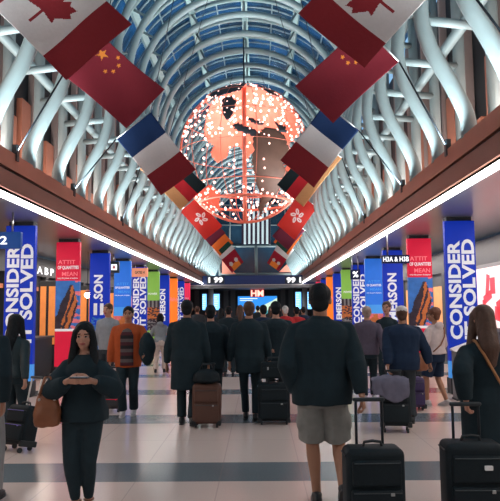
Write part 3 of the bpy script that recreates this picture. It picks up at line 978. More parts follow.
# ================================================================== PEOPLE
def cloth(name, c, rough=.85): return mat('cloth_' + name, c, rough, var=.18, scale=18, bump=.12, spec=.25)
BLK = cloth('black', (.013, .028, .038)); BLK2 = cloth('soft_black', (.017, .033, .044)); NAVY = cloth('navy', (.012, .028, .065)); CHAR = cloth('charcoal', (.035, .045, .055))
SKIN = mat('skin_light', (.52, .27, .19), .5, var=.08, scale=9); SKIN2 = mat('skin_tan', (.38, .19, .12), .5, var=.08, scale=9)
LIP = mat('lip', (.38, .10, .09), .45); EYEW = mat('eye_white', (.34, .31, .30), .3); IRIS = mat('iris_dark', (.015, .012, .012), .2); BROW = mat('brow_dark', (.03, .02, .018), .8)
HBLK = mat('hair_black', (.008, .012, .016), .6, spec=.2, var=.4, scale=40, bump=.3); HBRN = mat('hair_brown', (.075, .035, .022), .55, var=.4, scale=40, bump=.3)
HGRY = mat('hair_grey', (.32, .24, .21), .6, var=.3, scale=40, bump=.3); HAUB = mat('hair_auburn', (.15, .055, .03), .55, var=.4, scale=40, bump=.3)
SHOEB = mat('shoe_black', (.012, .018, .024), .45); SOLEW = mat('sole_white', (.6, .6, .62), .5); SHOEW = mat('shoe_pale', (.5, .5, .52), .6); SHOET = mat('shoe_tan', (.28, .13, .07), .5)

def ik(a, b, l1, l2, pole):
    d = b - a
    L = min(d.length, (l1 + l2) * .995)
    if L < 1e-4: L = 1e-4
    dn = d.normalized()
    b2 = a + dn * L
    x = (l1 * l1 - l2 * l2 + L * L) / (2 * L)
    h = math.sqrt(max(0, l1 * l1 - x * x))
    p = Vector(pole); p = (p - dn * p.dot(dn)).normalized()
    return a + dn * x + p * h, b2

def hand(bm, w, d, n, a, curl, s=1.0):
    """palm from wrist w along d, palm normal n, thumb side a"""
    d = d.normalized(); a = (a - d * a.dot(d)).normalized(); n0 = d.cross(a); n = n0 if n0.dot(n) > 0 else -n0
    for off, ln in ((.031, .072), (.0105, .080), (-.0105, .075), (-.031, .058)):
        base = w + (d * .085 + a * off) * s
        limb(bm, [w + a * off * .5 * s, base], [.017 * s, .0125 * s], 8)
        p = base; dd = d + a * off * 1.5
        pts = [p]; ang = 0
        for q, fr in enumerate((.45, .32, .23)):
            ang += curl * (.7, 1.0, .7)[q]
            v = dd.normalized() * math.cos(ang) + n * math.sin(ang)
            p = p + v * ln * fr * s * 1.05; pts.append(p)
        limb(bm, pts, [.0095 * s, .009 * s, .008 * s, .0065 * s], 8)
    t0 = w + (d * .022 + a * .022) * s; t1 = t0 + (d * .035 + a * .028 + n * .012) * s; t2 = t1 + (d * .030 + a * .006 + n * (.004 + .02 * curl)) * s; t3 = t2 + (d * .02 + n * .02 * curl - a * .004) * s
    limb(bm, [t0, t1, t2, t3], [.017 * s, .013 * s, .0105 * s, .008 * s], 8)

RM = [(.80, .150, .108, -.01), (.93, .170, .122, -.01), (1.06, .152, .108, 0), (1.2, .162, .116, .005), (1.33, .180, .122, .004), (1.395, .158, .105, -.004), (1.445, .105, .08, -.008), (1.49, .06, .055, -.01)]
RFm = [(.80, .160, .115, -.01), (.92, .178, .128, -.012), (1.06, .132, .100, 0), (1.18, .140, .108, .01), (1.29, .152, .125, .018), (1.36, .138, .098, 0), (1.41, .09, .075, -.008), (1.47, .052, .05, -.01)]
def ring_at(rs, z):
    if z <= rs[0][0]: return rs[0][1:]
    for a, b in zip(rs, rs[1:]):
        if a[0] <= z <= b[0]:
            t = (z - a[0]) / (b[0] - a[0])
            return tuple(a[k] * (1 - t) + b[k] * t for k in (1, 2, 3))
    return rs[-1][1:]

def person(label, px, py_top, Y, rz=0, sex='m', bw=1.0, vox=.012, wL=None, wR=None, aL=None, aR=None, skin=SKIN, hair=('short', HBLK), top=None, legs=None, shoes=SHOEB,
           head=(0, 0), curl=.5, footp=(0, 0), poleL=None, poleR=None, hd=None, seed=1, H=None, thumbs=None, hands=True, hdL=None, hdR=None, hs=1.08):
    x = floor_x(px, Y)
    if H is None: H = at(px, py_top, Y).z - .01
    s = H / 1.76
    rz = R(rz)
    root = thing('person', label, 'person', (x, Y, 0), rz)
    inv = Matrix.Rotation(-rz, 4, 'Z') @ Matrix.Translation((-x, -Y, 0))
    def loc(v, default):
        if v is None: return Vector(default) * s
        if v[0] == 'px': return inv @ at(v[1], v[2], v[3])
        return Vector(v) * s
    RR = RM if sex == 'm' else RFm
    shz = 1.385 if sex == 'm' else 1.345
    shx = .188 * bw if sex == 'm' else .165 * bw
    J = {}
    for sd, k, w, pl in ((-1, 'L', wL, poleL), (1, 'R', wR, poleR)):
        sh = Vector((sd * shx, 0, shz)) * s
        wr = loc(w, (sd * (.27 * bw), .05, .86 if sex == 'm' else .84))
        el, wr = ik(sh, wr, .285 * s, .255 * s, pl or (sd * .5, -1, -.1))
        J[k] = (sh, el, wr)
    for sd, k, a in ((-1, 'l', aL), (1, 'r', aR)):
        hp = Vector((sd * .09, 0, .90)) * s
        an = loc(a, (sd * .1, -.03, .085))
        kn, an = ik(hp, an, .425 * s, .415 * s, (sd * .08, 1, 0))
        J[k] = (hp, kn, an)
    # ---- body (one continuous mesh)
    bm = nb()
    loft(bm, [(0, q[3] * s, max(q[0], .855) * s, q[1] * bw * s * .95, q[2] * s * .95) for q in RR])
    for k in 'LR':
        sh, el, wr = J[k]
        limb(bm, [sh, sh.lerp(el, .5), el, el.lerp(wr, .35), wr], [.052 * s, .047 * s, .038 * s, .036 * s, .026 * s])
        if hands:
            d = (wr - el).normalized()
            h_ = hdL if k == 'L' else hdR
            if h_ is not None: d = Vector(h_).normalized()
            sd = -1 if k == 'L' else 1
            th = Vector(thumbs) if thumbs else Vector((0, 1, 0))
            if abs(d.dot(th)) > .9: th = Vector((0, .3, 1))
            nrm = Vector((-sd, 0, 0)) if not thumbs else Vector((-sd * .3, -1, 0))
            hand(bm, wr + d * .012, d, nrm, th, curl, s * (1 if sex == 'm' else .93))
    hz = 0
    for i_, k in enumerate('lr'):
        hp, kn, an = J[k]
        limb(bm, [hp, hp.lerp(kn, .5), kn, kn.lerp(an, .3), kn.lerp(an, .7), an], [.086 * s, .075 * s, .054 * s, .058 * s, .042 * s, .036 * s])
        fp = R(footp[i_])
        def ft(y, z): return an + Vector((0, y * math.cos(fp) + z * math.sin(fp), z * math.cos(fp) - y * math.sin(fp))) * s
        limb(bm, [ft(-.045, -.045), ft(.05, -.045), ft(.13, -.06), ft(.18, -.066)], [.034 * s, .036 * s, .028 * s, .018 * s])
    hc = Vector((0, .012, 1.632)) * s
    HR = Matrix.Rotation(R(head[0]), 3, 'Z') @ Matrix.Rotation(R(head[1]), 3, 'X')
    hp_ = lambda x_, y_, z_: hc + HR @ (Vector((x_, y_, z_)) * s * hs)
    def he(b, x_, y_, z_, r): ell(b, hp_(x_, y_, z_), tuple(q * s * hs for q in r), HR)
    limb(bm, [Vector((0, -.012, 1.42)) * s, hp_(0, -.02, -.06)], [(.06 if sex == 'm' else .048) * s, (.056 if sex == 'm' else .046) * s])
    he(bm, 0, -.012, .03, (.074, .093, .088)); he(bm, 0, .026, -.03, (.056, .06, .083)); he(bm, 0, .058, -.092, (.026, .022, .02))
    he(bm, 0, .094, -.012, (.011, .014, .026)); he(bm, 0, .1, -.026, (.015, .012, .010)); he(bm, 0, .073, .028, (.048, .014, .011))
    for q in (-1, 1):
        he(bm, q * .034, .052, -.028, (.026, .028, .028)); he(bm, q * .075, -.008, 0, (.010, .02, .031)); he(bm, q * .030, .071, .008, (.015, .014, .012))
    he(bm, 0, .082, -.056, (.024, .012, .011))
    me = remesh(bm, vox, 2)
    me.materials.clear()
    for m in (skin, LIP, EYEW, IRIS, BROW): me.materials.append(m)
    HI = HR.inverted()
    for p in me.polygons:
        c = (HI @ (p.center - hc)) / s / hs
        if c.y > .05 and abs(c.z) < .12 and abs(c.x) < .07:
            ax_ = abs(c.x)
            if ((ax_ - .031) / .017) ** 2 + ((c.z - .006) / .008) ** 2 < 1:
                p.material_index = 3 if (ax_ - .031) ** 2 + (c.z - .006) ** 2 < .0085 ** 2 or c.z > .009 else 2
            elif .013 < ax_ < .052 and .023 < c.z - .1 * (.03 - ax_) < .034: p.material_index = 4
            elif (c.x / .026) ** 2 + ((c.z + .057) / .011) ** 2 < 1: p.material_index = 1
    body = obj('body', me, None, root)
    # ---- hair
    cv = max(vox, .009)
    kind, hm = hair
    if kind:
        bm = nb()
        he(bm, 0, -.022, .042, (.084, .099, .088)); he(bm, 0, -.052, -.02, (.068, .052, .068))
        if kind == 'long':
            he(bm, 0, -.02, .05, (.09, .095, .088))
            limb(bm, [hp_(0, -.05, .04), hp_(0, -.075, -.1), Vector((0, -.12, 1.40)) * s, Vector((0, -.13, 1.27)) * s], [.085 * s, .088 * s, .085 * s, .05 * s])
            for q, dz in ((-1, 1.22), (1, 1.26)):
                limb(bm, [hp_(q * .03, .045, .085), hp_(q * .072, .02, .04), hp_(q * .084, .012, -.06), Vector((q * .105, .03, 1.42)) * s, Vector((q * .12, .09, dz)) * s], [.026 * s, .034 * s, .040 * s, .044 * s, .022 * s])
        if kind == 'bob':
            for q in (-1, 1): limb(bm, [hp_(q * .06, .02, .06), hp_(q * .08, .0, -.02), hp_(q * .07, -.03, -.1)], [.03 * s, .035 * s, .03 * s])
            he(bm, 0, -.055, -.06, (.078, .055, .06))
        if kind == 'curly': he(bm, 0, -.03, .05, (.098, .105, .09)); he(bm, 0, -.06, -.01, (.085, .06, .08))
        if kind == 'bun': he(bm, 0, -.08, .10, (.04, .04, .035))
        obj('hair', remesh(bm, cv, 2, .004 if kind != 'curly' else .009, 22, seed, (1, 1, .4)), hm, root)
    # ---- top
    if top:
        t = top.get('t', .022); hem = top.get('hem', .86); fl = top.get('flare', 0); sr = top.get('sleeve', (1.0, 1.0)); m = top['m']
        zs = [hem, hem + .04] + [z for z in (.6, .7, .82, .93, 1.06, 1.2, 1.33, 1.40, 1.44 if sex == 'm' else 1.42) if z > hem + .06]
        rings = []
        for z in zs:
            rx, ry, cy = ring_at(RR, z)
            ex = top.get('box', .3)
            if z < 1.25: rx = rx * (1 - ex) + .178 * ex; ry = ry * (1 - ex) + .122 * ex
            g = fl * max(0, (1.1 - z))
            rings.append((0, cy * s, z * s, (rx + t + g) * bw * s, (ry + t + g * .8) * s * (1 + (bw - 1) * .6)))
        z = 1.485 if sex == 'm' else 1.46
        rings.append((0, -.012 * s, z * s, (.068 + t * .4) * s, (.062 + t * .4) * s))
        bm = nb(); loft(bm, rings)
        for k in 'LR':
            sh, el, wr = J[k]
            cut = top.get('len', .97)
            e2_ = el.lerp(wr, cut)
            r1, r2 = sr
            limb(bm, [Vector((sh.x * .25, -.01 * s, sh.z + .062 * s)), Vector((sh.x * .6, -.005 * s, sh.z + .035 * s)), sh], [.045 * s, .05 * s, (.05 + t * .45) * s], 14)
            limb(bm, [sh, sh.lerp(el, .5)], [(.05 + t * .45) * s, (.050 + t * .5) * r1 * s], 14)
            limb(bm, [sh.lerp(el, .5), el], [(.050 + t * .5) * r1 * s, (.046 + t * .5) * r2 * s], 14)
            tube(bm, [el, el.lerp(wr, .5), e2_], [(.046 + t * .6) * r2 * s, (.043 + t * .5) * r2 * s, (.033 + t * .4) * r2 * s], 14)
        if top.get('collar'):
            ringc = [Vector((.062 * math.cos(a), -.012 + .058 * math.sin(a), 1.487 if sex == 'm' else 1.455)) * s for a in [2 * PI * q / 16 for q in range(17)]]
            tube(bm, ringc, .022 * s, 8, caps=False)
        if top.get('hood'): ell(bm, Vector((0, -.11, 1.44)) * s, (.11 * s, .06 * s, .08 * s))
        tp = obj(top.get('name', 'jacket'), remesh(bm, max(vox, .01), 3, top.get('wr', .007), 6.5, seed, (1, 1, .55)), m, root)
        if 'inner' in top:      # open front showing the garment below
            im = top['inner']
            bm = nb()
            gr = []
            for z in [hem + .03 + (1.46 - hem - .03) * q / 24 for q in range(25)]:
                rx, ry, cy = ring_at(RR, z)
                ex = .3
                if z < 1.25: ry = ry * (1 - ex) + .122 * ex
                hw = .105 if z < 1.3 else .105 * max(.35, (1.52 - z) / .22)
                row = []
                for q in range(9):
                    u = -1 + q / 4
                    row.append((u * hw * s, (cy + (ry + t + .012) * (1 - .10 * u * u) - (max(0, z - 1.38) * .5)) * s * (1 + (bw - 1) * .6), z * s))
                gr.append(row)
            va = [[bm.verts.new(p) for p in row] for row in gr]; vb = [[bm.verts.new((p[0], p[1] - .035, p[2])) for p in row] for row in gr]
            nr, nc = len(va), 9
            for r_ in range(nr - 1):
                for q in range(nc - 1):
                    f = bm.faces.new((va[r_][q], va[r_][q + 1], va[r_ + 1][q + 1], va[r_ + 1][q])); f.material_index = (r_ // 2) % len(im)
                    bm.faces.new((vb[r_][q], vb[r_ + 1][q], vb[r_ + 1][q + 1], vb[r_][q + 1]))
                for q in (0, nc - 1): bm.faces.new((va[r_][q], va[r_ + 1][q], vb[r_ + 1][q], vb[r_][q]))
            for r_ in (0, nr - 1):
                for q in range(nc - 1): bm.faces.new((va[r_][q], va[r_][q + 1], vb[r_][q + 1], vb[r_][q]))
            for f in bm.faces: f.smooth = True
            obj('sweater', bm, im, root)
    # ---- legs
    if legs:
        kind, m = legs['k'], legs['m']
        bm = nb()
        t = legs.get('t', .014)
        rings = []
        for z in (.785, .86, .93, 1.02):
            rx, ry, cy = ring_at(RR, z); rings.append((0, cy * s, z * s, (rx + t) * bw * s, (ry + t) * s))
        if kind == 'skirt':
            rings = [(0, 0, legs['hem'] * s, .2 * bw * s, .15 * s)] + [(0, 0, (legs['hem'] + .84) / 2 * s, .195 * bw * s, .15 * s)] + rings
        loft(bm, rings)
        for k in 'lr':
            hp, kn, an = J[k]
            tt = t
            if kind == 'trousers':
                limb(bm, [hp, hp.lerp(kn, .5), kn], [(.09 + t) * s, (.077 + t) * s, (.058 + t) * s], 14)
                tube(bm, [kn, kn.lerp(an, .5), kn.lerp(an, .97)], [(.058 + t) * s, (.052 + t * 1.2) * s, (.046 + t * 1.6) * s], 14)
            elif kind == 'leggings':
                limb(bm, [hp, hp.lerp(kn, .45), kn, kn.lerp(an, .3), kn.lerp(an, .85)], [.112 * s, .100 * s, .074 * s, .072 * s, .048 * s], 14)
            elif kind == 'shorts':
                e = hp.lerp(kn, legs.get('len', .98))
                ell(bm, hp, .1 * s)
                tube(bm, [hp, hp.lerp(e, .5), e], [(.098 + t) * s, (.094 + t) * s, (.088 + t * 1.4) * s], 16)
                if legs.get('cargo'):
                    sd = -1 if k == 'l' else 1
                    c = hp.lerp(kn, .62)
                    ell(bm, c + Vector((sd * .095, -.01, 0)) * s, (.03 * s, .07 * s, .085 * s))
        obj(legs.get('name', kind), remesh(bm, max(vox, .01), 3, legs.get('wr', .005), 7, seed + 3, (1, 1, .6)), m, root)
    # ---- shoes
    if shoes:
        for i_, k in enumerate('lr'):
            an = J[k][2]; fp = R(footp[i_])
            def ft(x_, y, z): return an + Vector((x_, y * math.cos(fp) + z * math.sin(fp), z * math.cos(fp) - y * math.sin(fp))) * s
            bm = nb()
            limb(bm, [ft(0, -.045, -.042), ft(0, .05, -.04), ft(0, .13, -.05), ft(0, .185, -.055)], [.042 * s, .044 * s, .038 * s, .026 * s])
            ell(bm, ft(0, -.01, -.01), (.043 * s, .06 * s, .035 * s))
            sh = obj('shoe', remesh(bm, max(vox * .8, .008), 2), shoes, root)
            bm = nb()
            for (y, w) in ((-.085, .028), (-.05, .037), (.05, .038), (.13, .042), (.19, .03), (.215, .012)):
                pass
            pr = [(-.088, .02), (-.06, .035), (.0, .037), (.08, .042), (.14, .044), (.19, .033), (.212, .014)]
            ring_ = [(w, y) for y, w in pr] + [(-w, y) for y, w in reversed(pr)]
            a = [bm.verts.new(ft(w, y, -.066)) for w, y in ring_]; b = [bm.verts.new(ft(w, y, -.084)) for w, y in ring_]
            bm.faces.new(a); bm.faces.new(b[::-1])
            for q in range(len(a)): bm.faces.new((a[q], a[(q + 1) % len(a)], b[(q + 1) % len(a)], b[q]))
            obj('sole', bm, SOLEW if shoes in (SHOEW,) else BLACKP, sh)
    return root, J, s, hp_

# ---- luggage
def suitcase(label, px, Y, w, h, d, m, rz=0, lean=0, grip_h=None, zipm=None, soft=True, tagc=None, name='suitcase', x=None, group=None, pole=BLACKM):
    if x is None: x = floor_x(px, Y)
    root = thing(name, label, 'suitcase', (x, Y, 0), R(rz), group)
    tilt = Matrix.Translation((0, d / 2, .0)) @ Matrix.Rotation(R(lean), 4, 'X') @ Matrix.Translation((0, -d / 2, 0))
    def P(nm, bm, mm, parent=root):
        bm.transform(tilt); return smooth(obj(nm, bm, mm, parent), False)
    dk = mat('luggage_trim', (.01, .016, .022), .5)
    bm = boxm(-w / 2, w / 2, -d / 2, d / 2, .05, h, bev=min(.05, d * .22), seg=4)
    sh = P('case_body', bm, m); smooth(sh)
    bm = boxm(-w * .43, w * .43, -d / 2 - .035, -d / 2 + .02, .09, h * .56, bev=.018, seg=3); p1 = P('front_pocket', bm, m); smooth(p1)
    bm = boxm(-w * .41, w * .41, -d / 2 - .028, -d / 2 + .02, h * .6, h * .88, bev=.016, seg=3); p2 = P('front_pocket', bm, m); smooth(p2)
    for z, ww in ((h * .53, .40), (h * .86, .38)):
        bm = nb(); tube(bm, [(-w * ww, -d / 2 - .036, z), (w * ww, -d / 2 - .036, z)], .004, 6); P('zip', bm, zipm or ZIPD, p1 if z < h * .6 else p2)
    bm = nb(); box(bm, w * ww * .55, w * ww * .72, -d / 2 - .044, -d / 2 - .034, h * .50, h * .535, bev=.003); P('zip_pull', bm, zipm or CHROME, p1)
    for z in (.09, h - .05):
        bm = nb()
        r = .006
        pts = [(-w / 2 - .002, -d / 2 + .04, z), (-w / 2 - .002, d / 2 - .04, z)]
        tube(bm, pts, r, 6); P('piping', bm, dk, sh)
    for sx in (-1, 1):
        bm = nb(); box(bm, sx * w * .44 - .03, sx * w * .44 + .03, -d / 2 - .008, d / 2 + .008, .03, .1, bev=.012); P('corner_guard', bm, dk)
        for sy in (-1, 1):
            bm = nb(); cyl(bm, (sx * (w / 2 - .05), sy * (d / 2 - .035), .03), (1, 0, 0), .03, .026, 14); q = obj('wheel', bm, BLACKP, root)
    # carry handle
    bm = nb(); tube(bm, [(-.07, 0, h - .005), (-.06, 0, h + .03), (0, 0, h + .038), (.06, 0, h + .03), (.07, 0, h - .005)], .011, 8); P('carry_handle', bm, dk)
    if grip_h:
        hx = w * .23
        for sx in (-1, 1):
            bm = nb(); tube(bm, [(sx * hx, d / 2 - .03, h - .05), (sx * hx, d / 2 - .03, grip_h - .02)], .011, 8); P('handle_pole', bm, pole)
        bm = nb(); box(bm, -hx - .022, hx + .022, d / 2 - .048, d / 2 - .012, grip_h - .03, grip_h, bev=.01); P('handle_grip', bm, BLACKP)
    if tagc:
        bm = nb(); box(bm, w * .1, w * .24, -d / 2 - .05, -d / 2 - .03, h * .74, h * .79, bev=.006); P('badge', bm, tagc)
    return root
ZIPD = mat('zip_dark', (.05, .06, .07), .4, .4)
LB = mat('luggage_black', (.010, .018, .024), .6, spec=.2, var=.2, scale=60, bump=.1)
LBR = mat('luggage_brown', (.10, .045, .032), .55, var=.2, scale=60, bump=.1)
LPU = mat('luggage_purple', (.05, .03, .12), .5, var=.2, scale=60, bump=.1)
LDG = mat('luggage_dark_grey', (.04, .045, .055), .55, var=.2, scale=60, bump=.1)

# --- the big man in shorts, seen from behind
SHG = cloth('grey_cargo', (.24, .25, .245)); 
person('person in a black jacket and grey cargo shorts, back turned, pulling a black suitcase', 324, 284, 5.4, rz=-2, sex='m', bw=1.17, hs=1.14, vox=.0065, skin=SKIN2,
       wL=('px', 293, 390, 5.42), wR=('px', 362, 396, 5.18), aL=(-.055, .03, .085), aR=(.14, -.16, .175), footp=(0, 52), hair=('short', HBLK),
       top=dict(m=BLK, hem=.80, t=.036, flare=.03, collar=True, sleeve=(1.12, 1.15), wr=.011), legs=dict(k='shorts', m=SHG, cargo=True, t=.018, name='cargo_shorts', wr=.008), head=(-8, -3), curl=.9, seed=2)
suitcase('black upright suitcase with raised handle behind the big man in shorts', 374.5, 4.72, .43, .63, .25, LB, rz=2, grip_h=.97, tagc=None)
# --- woman with phone
r, J, s, hp_ = person('person with long black hair in a loose black top looking up from a phone', 82, 322, 5.27, rz=180, sex='f', bw=1.0, vox=.0058,
       wR=('px', 67.5, 381, 5.0), wL=('px', 92.5, 381, 5.0), poleR=(.95, -.5, -.7), poleL=(-.95, -.5, -.7), hair=('long', HBLK), thumbs=(0, .15, 1), curl=.75,
       aR=(.058, 0, .085), aL=(-.046, -.06, .085), shoes=None, hdR=(-.95, .35, .1), hdL=(.95, .35, .1),
       top=dict(m=BLK, hem=.84, t=.035, flare=.11, sleeve=(1.45, 1.4), wr=.012, len=.86, name='loose_top', box=.5), legs=dict(k='leggings', m=BLK2, name='leggings', wr=.003), head=(4, -3), seed=5)
TAN = mat('sandal_tan', (.22, .10, .055), .5); 
for k, sd in (('l', -1), ('r', 1)):
    an = J[k][2]
    bm = nb()
    pr = [(-.085, .02), (-.06, .034), (.0, .036), (.08, .042), (.14, .044), (.18, .033), (.205, .014)]
    ring_ = [(w, y) for y, w in pr] + [(-w, y) for y, w in reversed(pr)]
    a = [bm.verts.new(an + Vector((w, y, -.07)) * s) for w, y in ring_]; b = [bm.verts.new(an + Vector((w, y, -.088)) * s) for w, y in ring_]
    bm.faces.new(a); bm.faces.new(b[::-1])
    for q in range(len(a)): bm.faces.new((a[q], a[(q + 1) % len(a)], b[(q + 1) % len(a)], b[q]))
    sn = obj('sandal', bm, TAN, r)
    for z, y0, rx, ry in ((.0, -.01, .042, .045),):
        bm = nb(); tube(bm, [an + Vector((rx * math.cos(t_), y0 + ry * math.sin(t_), z + .01)) * s for t_ in [2 * PI * q / 16 for q in range(17)]], .009, 6, caps=False); obj('ankle_strap', bm, TAN, sn)
    for y0 in (.06, .12):
        bm = nb(); tube(bm, [an + Vector((.044 * math.cos(t_), y0, -.07 + .055 * math.sin(t_))) * s for t_ in [PI * q / 10 for q in range(11)]], .010, 6); obj('toe_strap', bm, TAN, sn)
# phone
p = at(79.5, 377.5, 4.90)
ph = thing('smartphone', 'slim dark phone held in both hands of the woman with long black hair', 'phone', p, 0)
rot = Matrix.Rotation(R(-3), 4, 'X')
bm = boxm(-.07, .07, -.036, .036, -.004, .004, bev=.003); bm.transform(rot); obj('phone_body', bm, BLACKP, ph)
bm = boxm(-.064, .064, -.032, .032, .0042, .005); bm.transform(rot); obj('phone_screen', bm, mat('phone_screen', (.2, .26, .32), .2, emit=.4), ph)
bm = boxm(-.074, .074, -.039, .039, -.0075, -.0042, bev=.0007); bm.transform(rot); obj('phone_case', bm, mat('phone_case_dark', (.03, .035, .05), .4), ph)
# handbag
def handbag(label, px, py_bot, py_top, Y, w, m, rz=0, hang=.12, x=None, strap=True, cat='bag', nm='handbag'):
    a, b = at(px, py_bot, Y), at(px, py_top, Y)
    h = b.z - a.z
    root = thing(nm, label, cat, (a.x if x is None else x, Y, a.z), R(rz))
    bm = nb()
    loft(bm, [(0, 0, 0.005, w * .40, .05), (0, 0, h * .06, w * .49, .075), (0, 0, h * .35, w * .5, .08), (0, 0, h * .65, w * .45, .06), (0, 0, h * .86, w * .36, .025)], ex=3)
    obj('bag_body', remesh(bm, .012, 3, .008, 14, 3), m, root)
    bm = nb(); box(bm, -w * .36, w * .36, -.02, .02, h * .82, h * .88, bev=.008); obj('bag_opening', bm, mat('bag_trim_dark', (.06, .03, .02), .5), root)
    for dy in (-.03, .03):
        bm = nb(); tube(bm, [(-w * .28, dy, h * .8), (-w * .25, dy, h * .95), (-w * .1, dy * .6, h + hang * .9), (w * .1, dy * .6, h + hang * .9), (w * .25, dy, h * .95), (w * .28, dy, h * .8)], .008, 8); obj('bag_strap', bm, m, root)
    bm = nb(); ell(bm, (-w * .28, -.045, h * .72), .012); ell(bm, (w * .28, -.045, h * .72), .012); obj('buckle', bm, CHROME, root)
    return root
BAGB = mat('leather_cognac', (.24, .085, .038), .45, var=.25, scale=9, bump=.15)
handbag('brown slouchy leather handbag hanging from the arm of the woman with the phone', 47, 427, 388, 5.12, .21, BAGB, rz=10, hang=.1)
# --- left edge person
person('person cut by the left picture edge, dark sleeve and grey trousers', -23, 300, 5.5, rz=0, vox=.011, top=dict(m=BLK, hem=.86, t=.035, sleeve=(1.2, 1.15)), wR=('px', 3, 402, 5.45), legs=dict(k='trousers', m=cloth('pale_grey', (.3, .31, .32))), aR=(.13, .05, .085), skin=SKIN2, curl=.7, seed=9)
# --- woman pulling case at left
person('long haired person in a dark leather jacket pulling a small suitcase at the left', 13, 314, 8.1, rz=-15, sex='f', vox=.012, hair=('long', HBLK), wR=('px', 25, 380, 7.85), top=dict(m=cloth('dark_teal', (.02, .04, .05), .5), hem=.88, t=.028, sleeve=(1.15, 1.1)), legs=dict(k='trousers', m=BLK2), curl=.9, seed=11)
suitcase('small black suitcase with silver handle poles tilted at the left edge', 17, 7.5, .36, .50, .22, LB, rz=-28, lean=-14, grip_h=.86, pole=CHROME, zipm=mat('zip_violet', (.1, .08, .4), .4))
# --- man in orange jacket
STR = [cloth('stripe_maroon', (.085, .03, .04)), cloth('stripe_grey', (.12, .10, .105)), cloth('stripe_dark', (.025, .025, .03))]
ORJ = cloth('orange_jacket', (.42, .085, .025))
person('person in an open orange jacket over a striped sweater walking this way', 127.5, 306, 9.9, rz=184, bw=1.12, vox=.010, skin=SKIN2, hair=('short', HBLK),
       top=dict(m=ORJ, hem=.78, t=.03, inner=STR, sleeve=(1.15, 1.15)), legs=dict(k='trousers', m=BLK2, t=.018), shoes=SHOEW, wR=('px', 108, 376, 9.8), wL=('px', 147, 352, 9.6), aR=(.07, .04, .085), aL=(-.09, -.1, .085), hdL=(.1, .6, -.4), seed=14)
bm = nb(); a, b = at(146.5, 366, 9.55), at(146.5, 332, 9.55)
ell(bm, (0, 0, (b.z - a.z) * .5), (.12, .09, (b.z - a.z) * .5)); ell(bm, (.03, 0, (b.z - a.z) * .55), (.11, .08, (b.z - a.z) * .36))
jk = obj('folded_coat', remesh(bm, .012, 3, .015, 8, 4), BLK, None); jk.location = a
tag(jk, 'black coat folded over the arm of the man in the orange jacket', 'coat')
suitcase('small dark rolling case beside the man in the orange jacket', 113, 10.3, .30, .40, .2, LDG, grip_h=.72, zipm=RED_)
person('person in a grey shirt partly hidden behind the man in the orange jacket', 107, 303, 12.3, rz=160, vox=.014, skin=SKIN, hair=('short', HBRN), top=dict(m=cloth('blue_grey_shirt', (.26, .30, .34)), hem=.86, t=.02), legs=dict(k='trousers', m=CHAR), seed=15)
# --- white trousers
person('person in a grey hooded top and white trousers by the left columns', 160, 313, 16.6, rz=5, sex='f', vox=.015, hair=('bob', HBLK), top=dict(m=cloth('heather_grey', (.27, .31, .34)), hem=.90, t=.022, hood=True, name='hooded_top'), legs=dict(k='trousers', m=cloth('off_white', (.62, .54, .49)), t=.02), aL=(-.13, -.05, .085), aR=(.12, .05, .085), wL=(-.2, .2, 1.1), wR=(.2, .2, 1.1), seed=16)
# --- dark group in the middle
person('person in a long black overcoat, leftmost of the dark group walking away', 187, 299.5, 9.1, rz=0, bw=1.1, vox=.012, top=dict(m=BLK, hem=.50, t=.035, flare=.03, collar=True, name='overcoat'), legs=dict(k='trousers', m=BLK2), hair=('short', HBLK), aL=(-.08, .05, .085), aR=(.09, -.12, .1), seed=20, skin=SKIN2)
person('person in a short black jacket seen from behind, pulling the brown suitcase', 211, 304.5, 9.7, rz=0, bw=1.1, vox=.013, top=dict(m=BLK2, hem=.76, t=.035, collar=True), legs=dict(k='trousers', m=BLK), hair=('short', HBLK), wL=('px', 207, 366, 9.25), curl=.9, seed=21)
suitcase('brown upright suitcase in the middle of the hall with a dark bag on top', 207, 8.95, .40, .60, .26, LBR, grip_h=.88)
bm = nb(); ell(bm, (0, 0, .1), (.19, .12, .11)); ell(bm, (0, 0, .06), (.2, .13, .06))
bg = obj('duffel_bag', remesh(bm, .014, 3, .008, 9, 6), LB, None); bg.location = (floor_x(207, 8.95), 8.9, .60)
tag(bg, 'small black duffel bag lying on top of the brown suitcase', 'bag')
bm = nb(); tube(bm, [(-.1, 0, .18), (-.06, 0, .27), (.06, 0, .27), (.1, 0, .18)], .01, 8); obj('bag_handle', bm, BLACKP, bg)
person('person in a black coat and slim trousers in the middle of the dark group', 250, 301, 9.45, rz=2, bw=1.12, vox=.012, top=dict(m=BLK, hem=.70, t=.03, collar=True), legs=dict(k='trousers', m=BLK2, t=.006), hair=('short', HBRN), aL=(-.06, .1, .085), aR=(.08, -.06, .085), seed=23)
person('person in a black jacket holding a briefcase, right of the middle of the dark group', 277, 301, 10.35, rz=0, bw=1.15, vox=.012, top=dict(m=BLK2, hem=.72, t=.035), legs=dict(k='trousers', m=CHAR, t=.02), hair=('short', HBLK), wL=('px', 271.5, 356, 9.75), poleL=(-.2, -1, 0), curl=1.0, seed=24)
suitcase('large black upright suitcase standing under the briefcase in the middle of the hall', 274, 9.15, .46, .58, .28, LB)
rt = thing('briefcase', 'black briefcase resting on the large black suitcase', 'bag', (floor_x(274, 9.15), 9.15, .64))
bm = boxm(-.18, .18, -.07, .07, 0, .24, bev=.03, seg=3); smooth(obj('case_body', bm, LB, rt))
bm = boxm(-.16, .16, -.085, -.06, .02, .16, bev=.01); obj('front_pocket', bm, LB, rt)
bm = nb(); tube(bm, [(-.09, 0, .235), (-.08, 0, .3), (.08, 0, .3), (.09, 0, .235)], .011, 8); obj('handle', bm, BLACKP, rt)
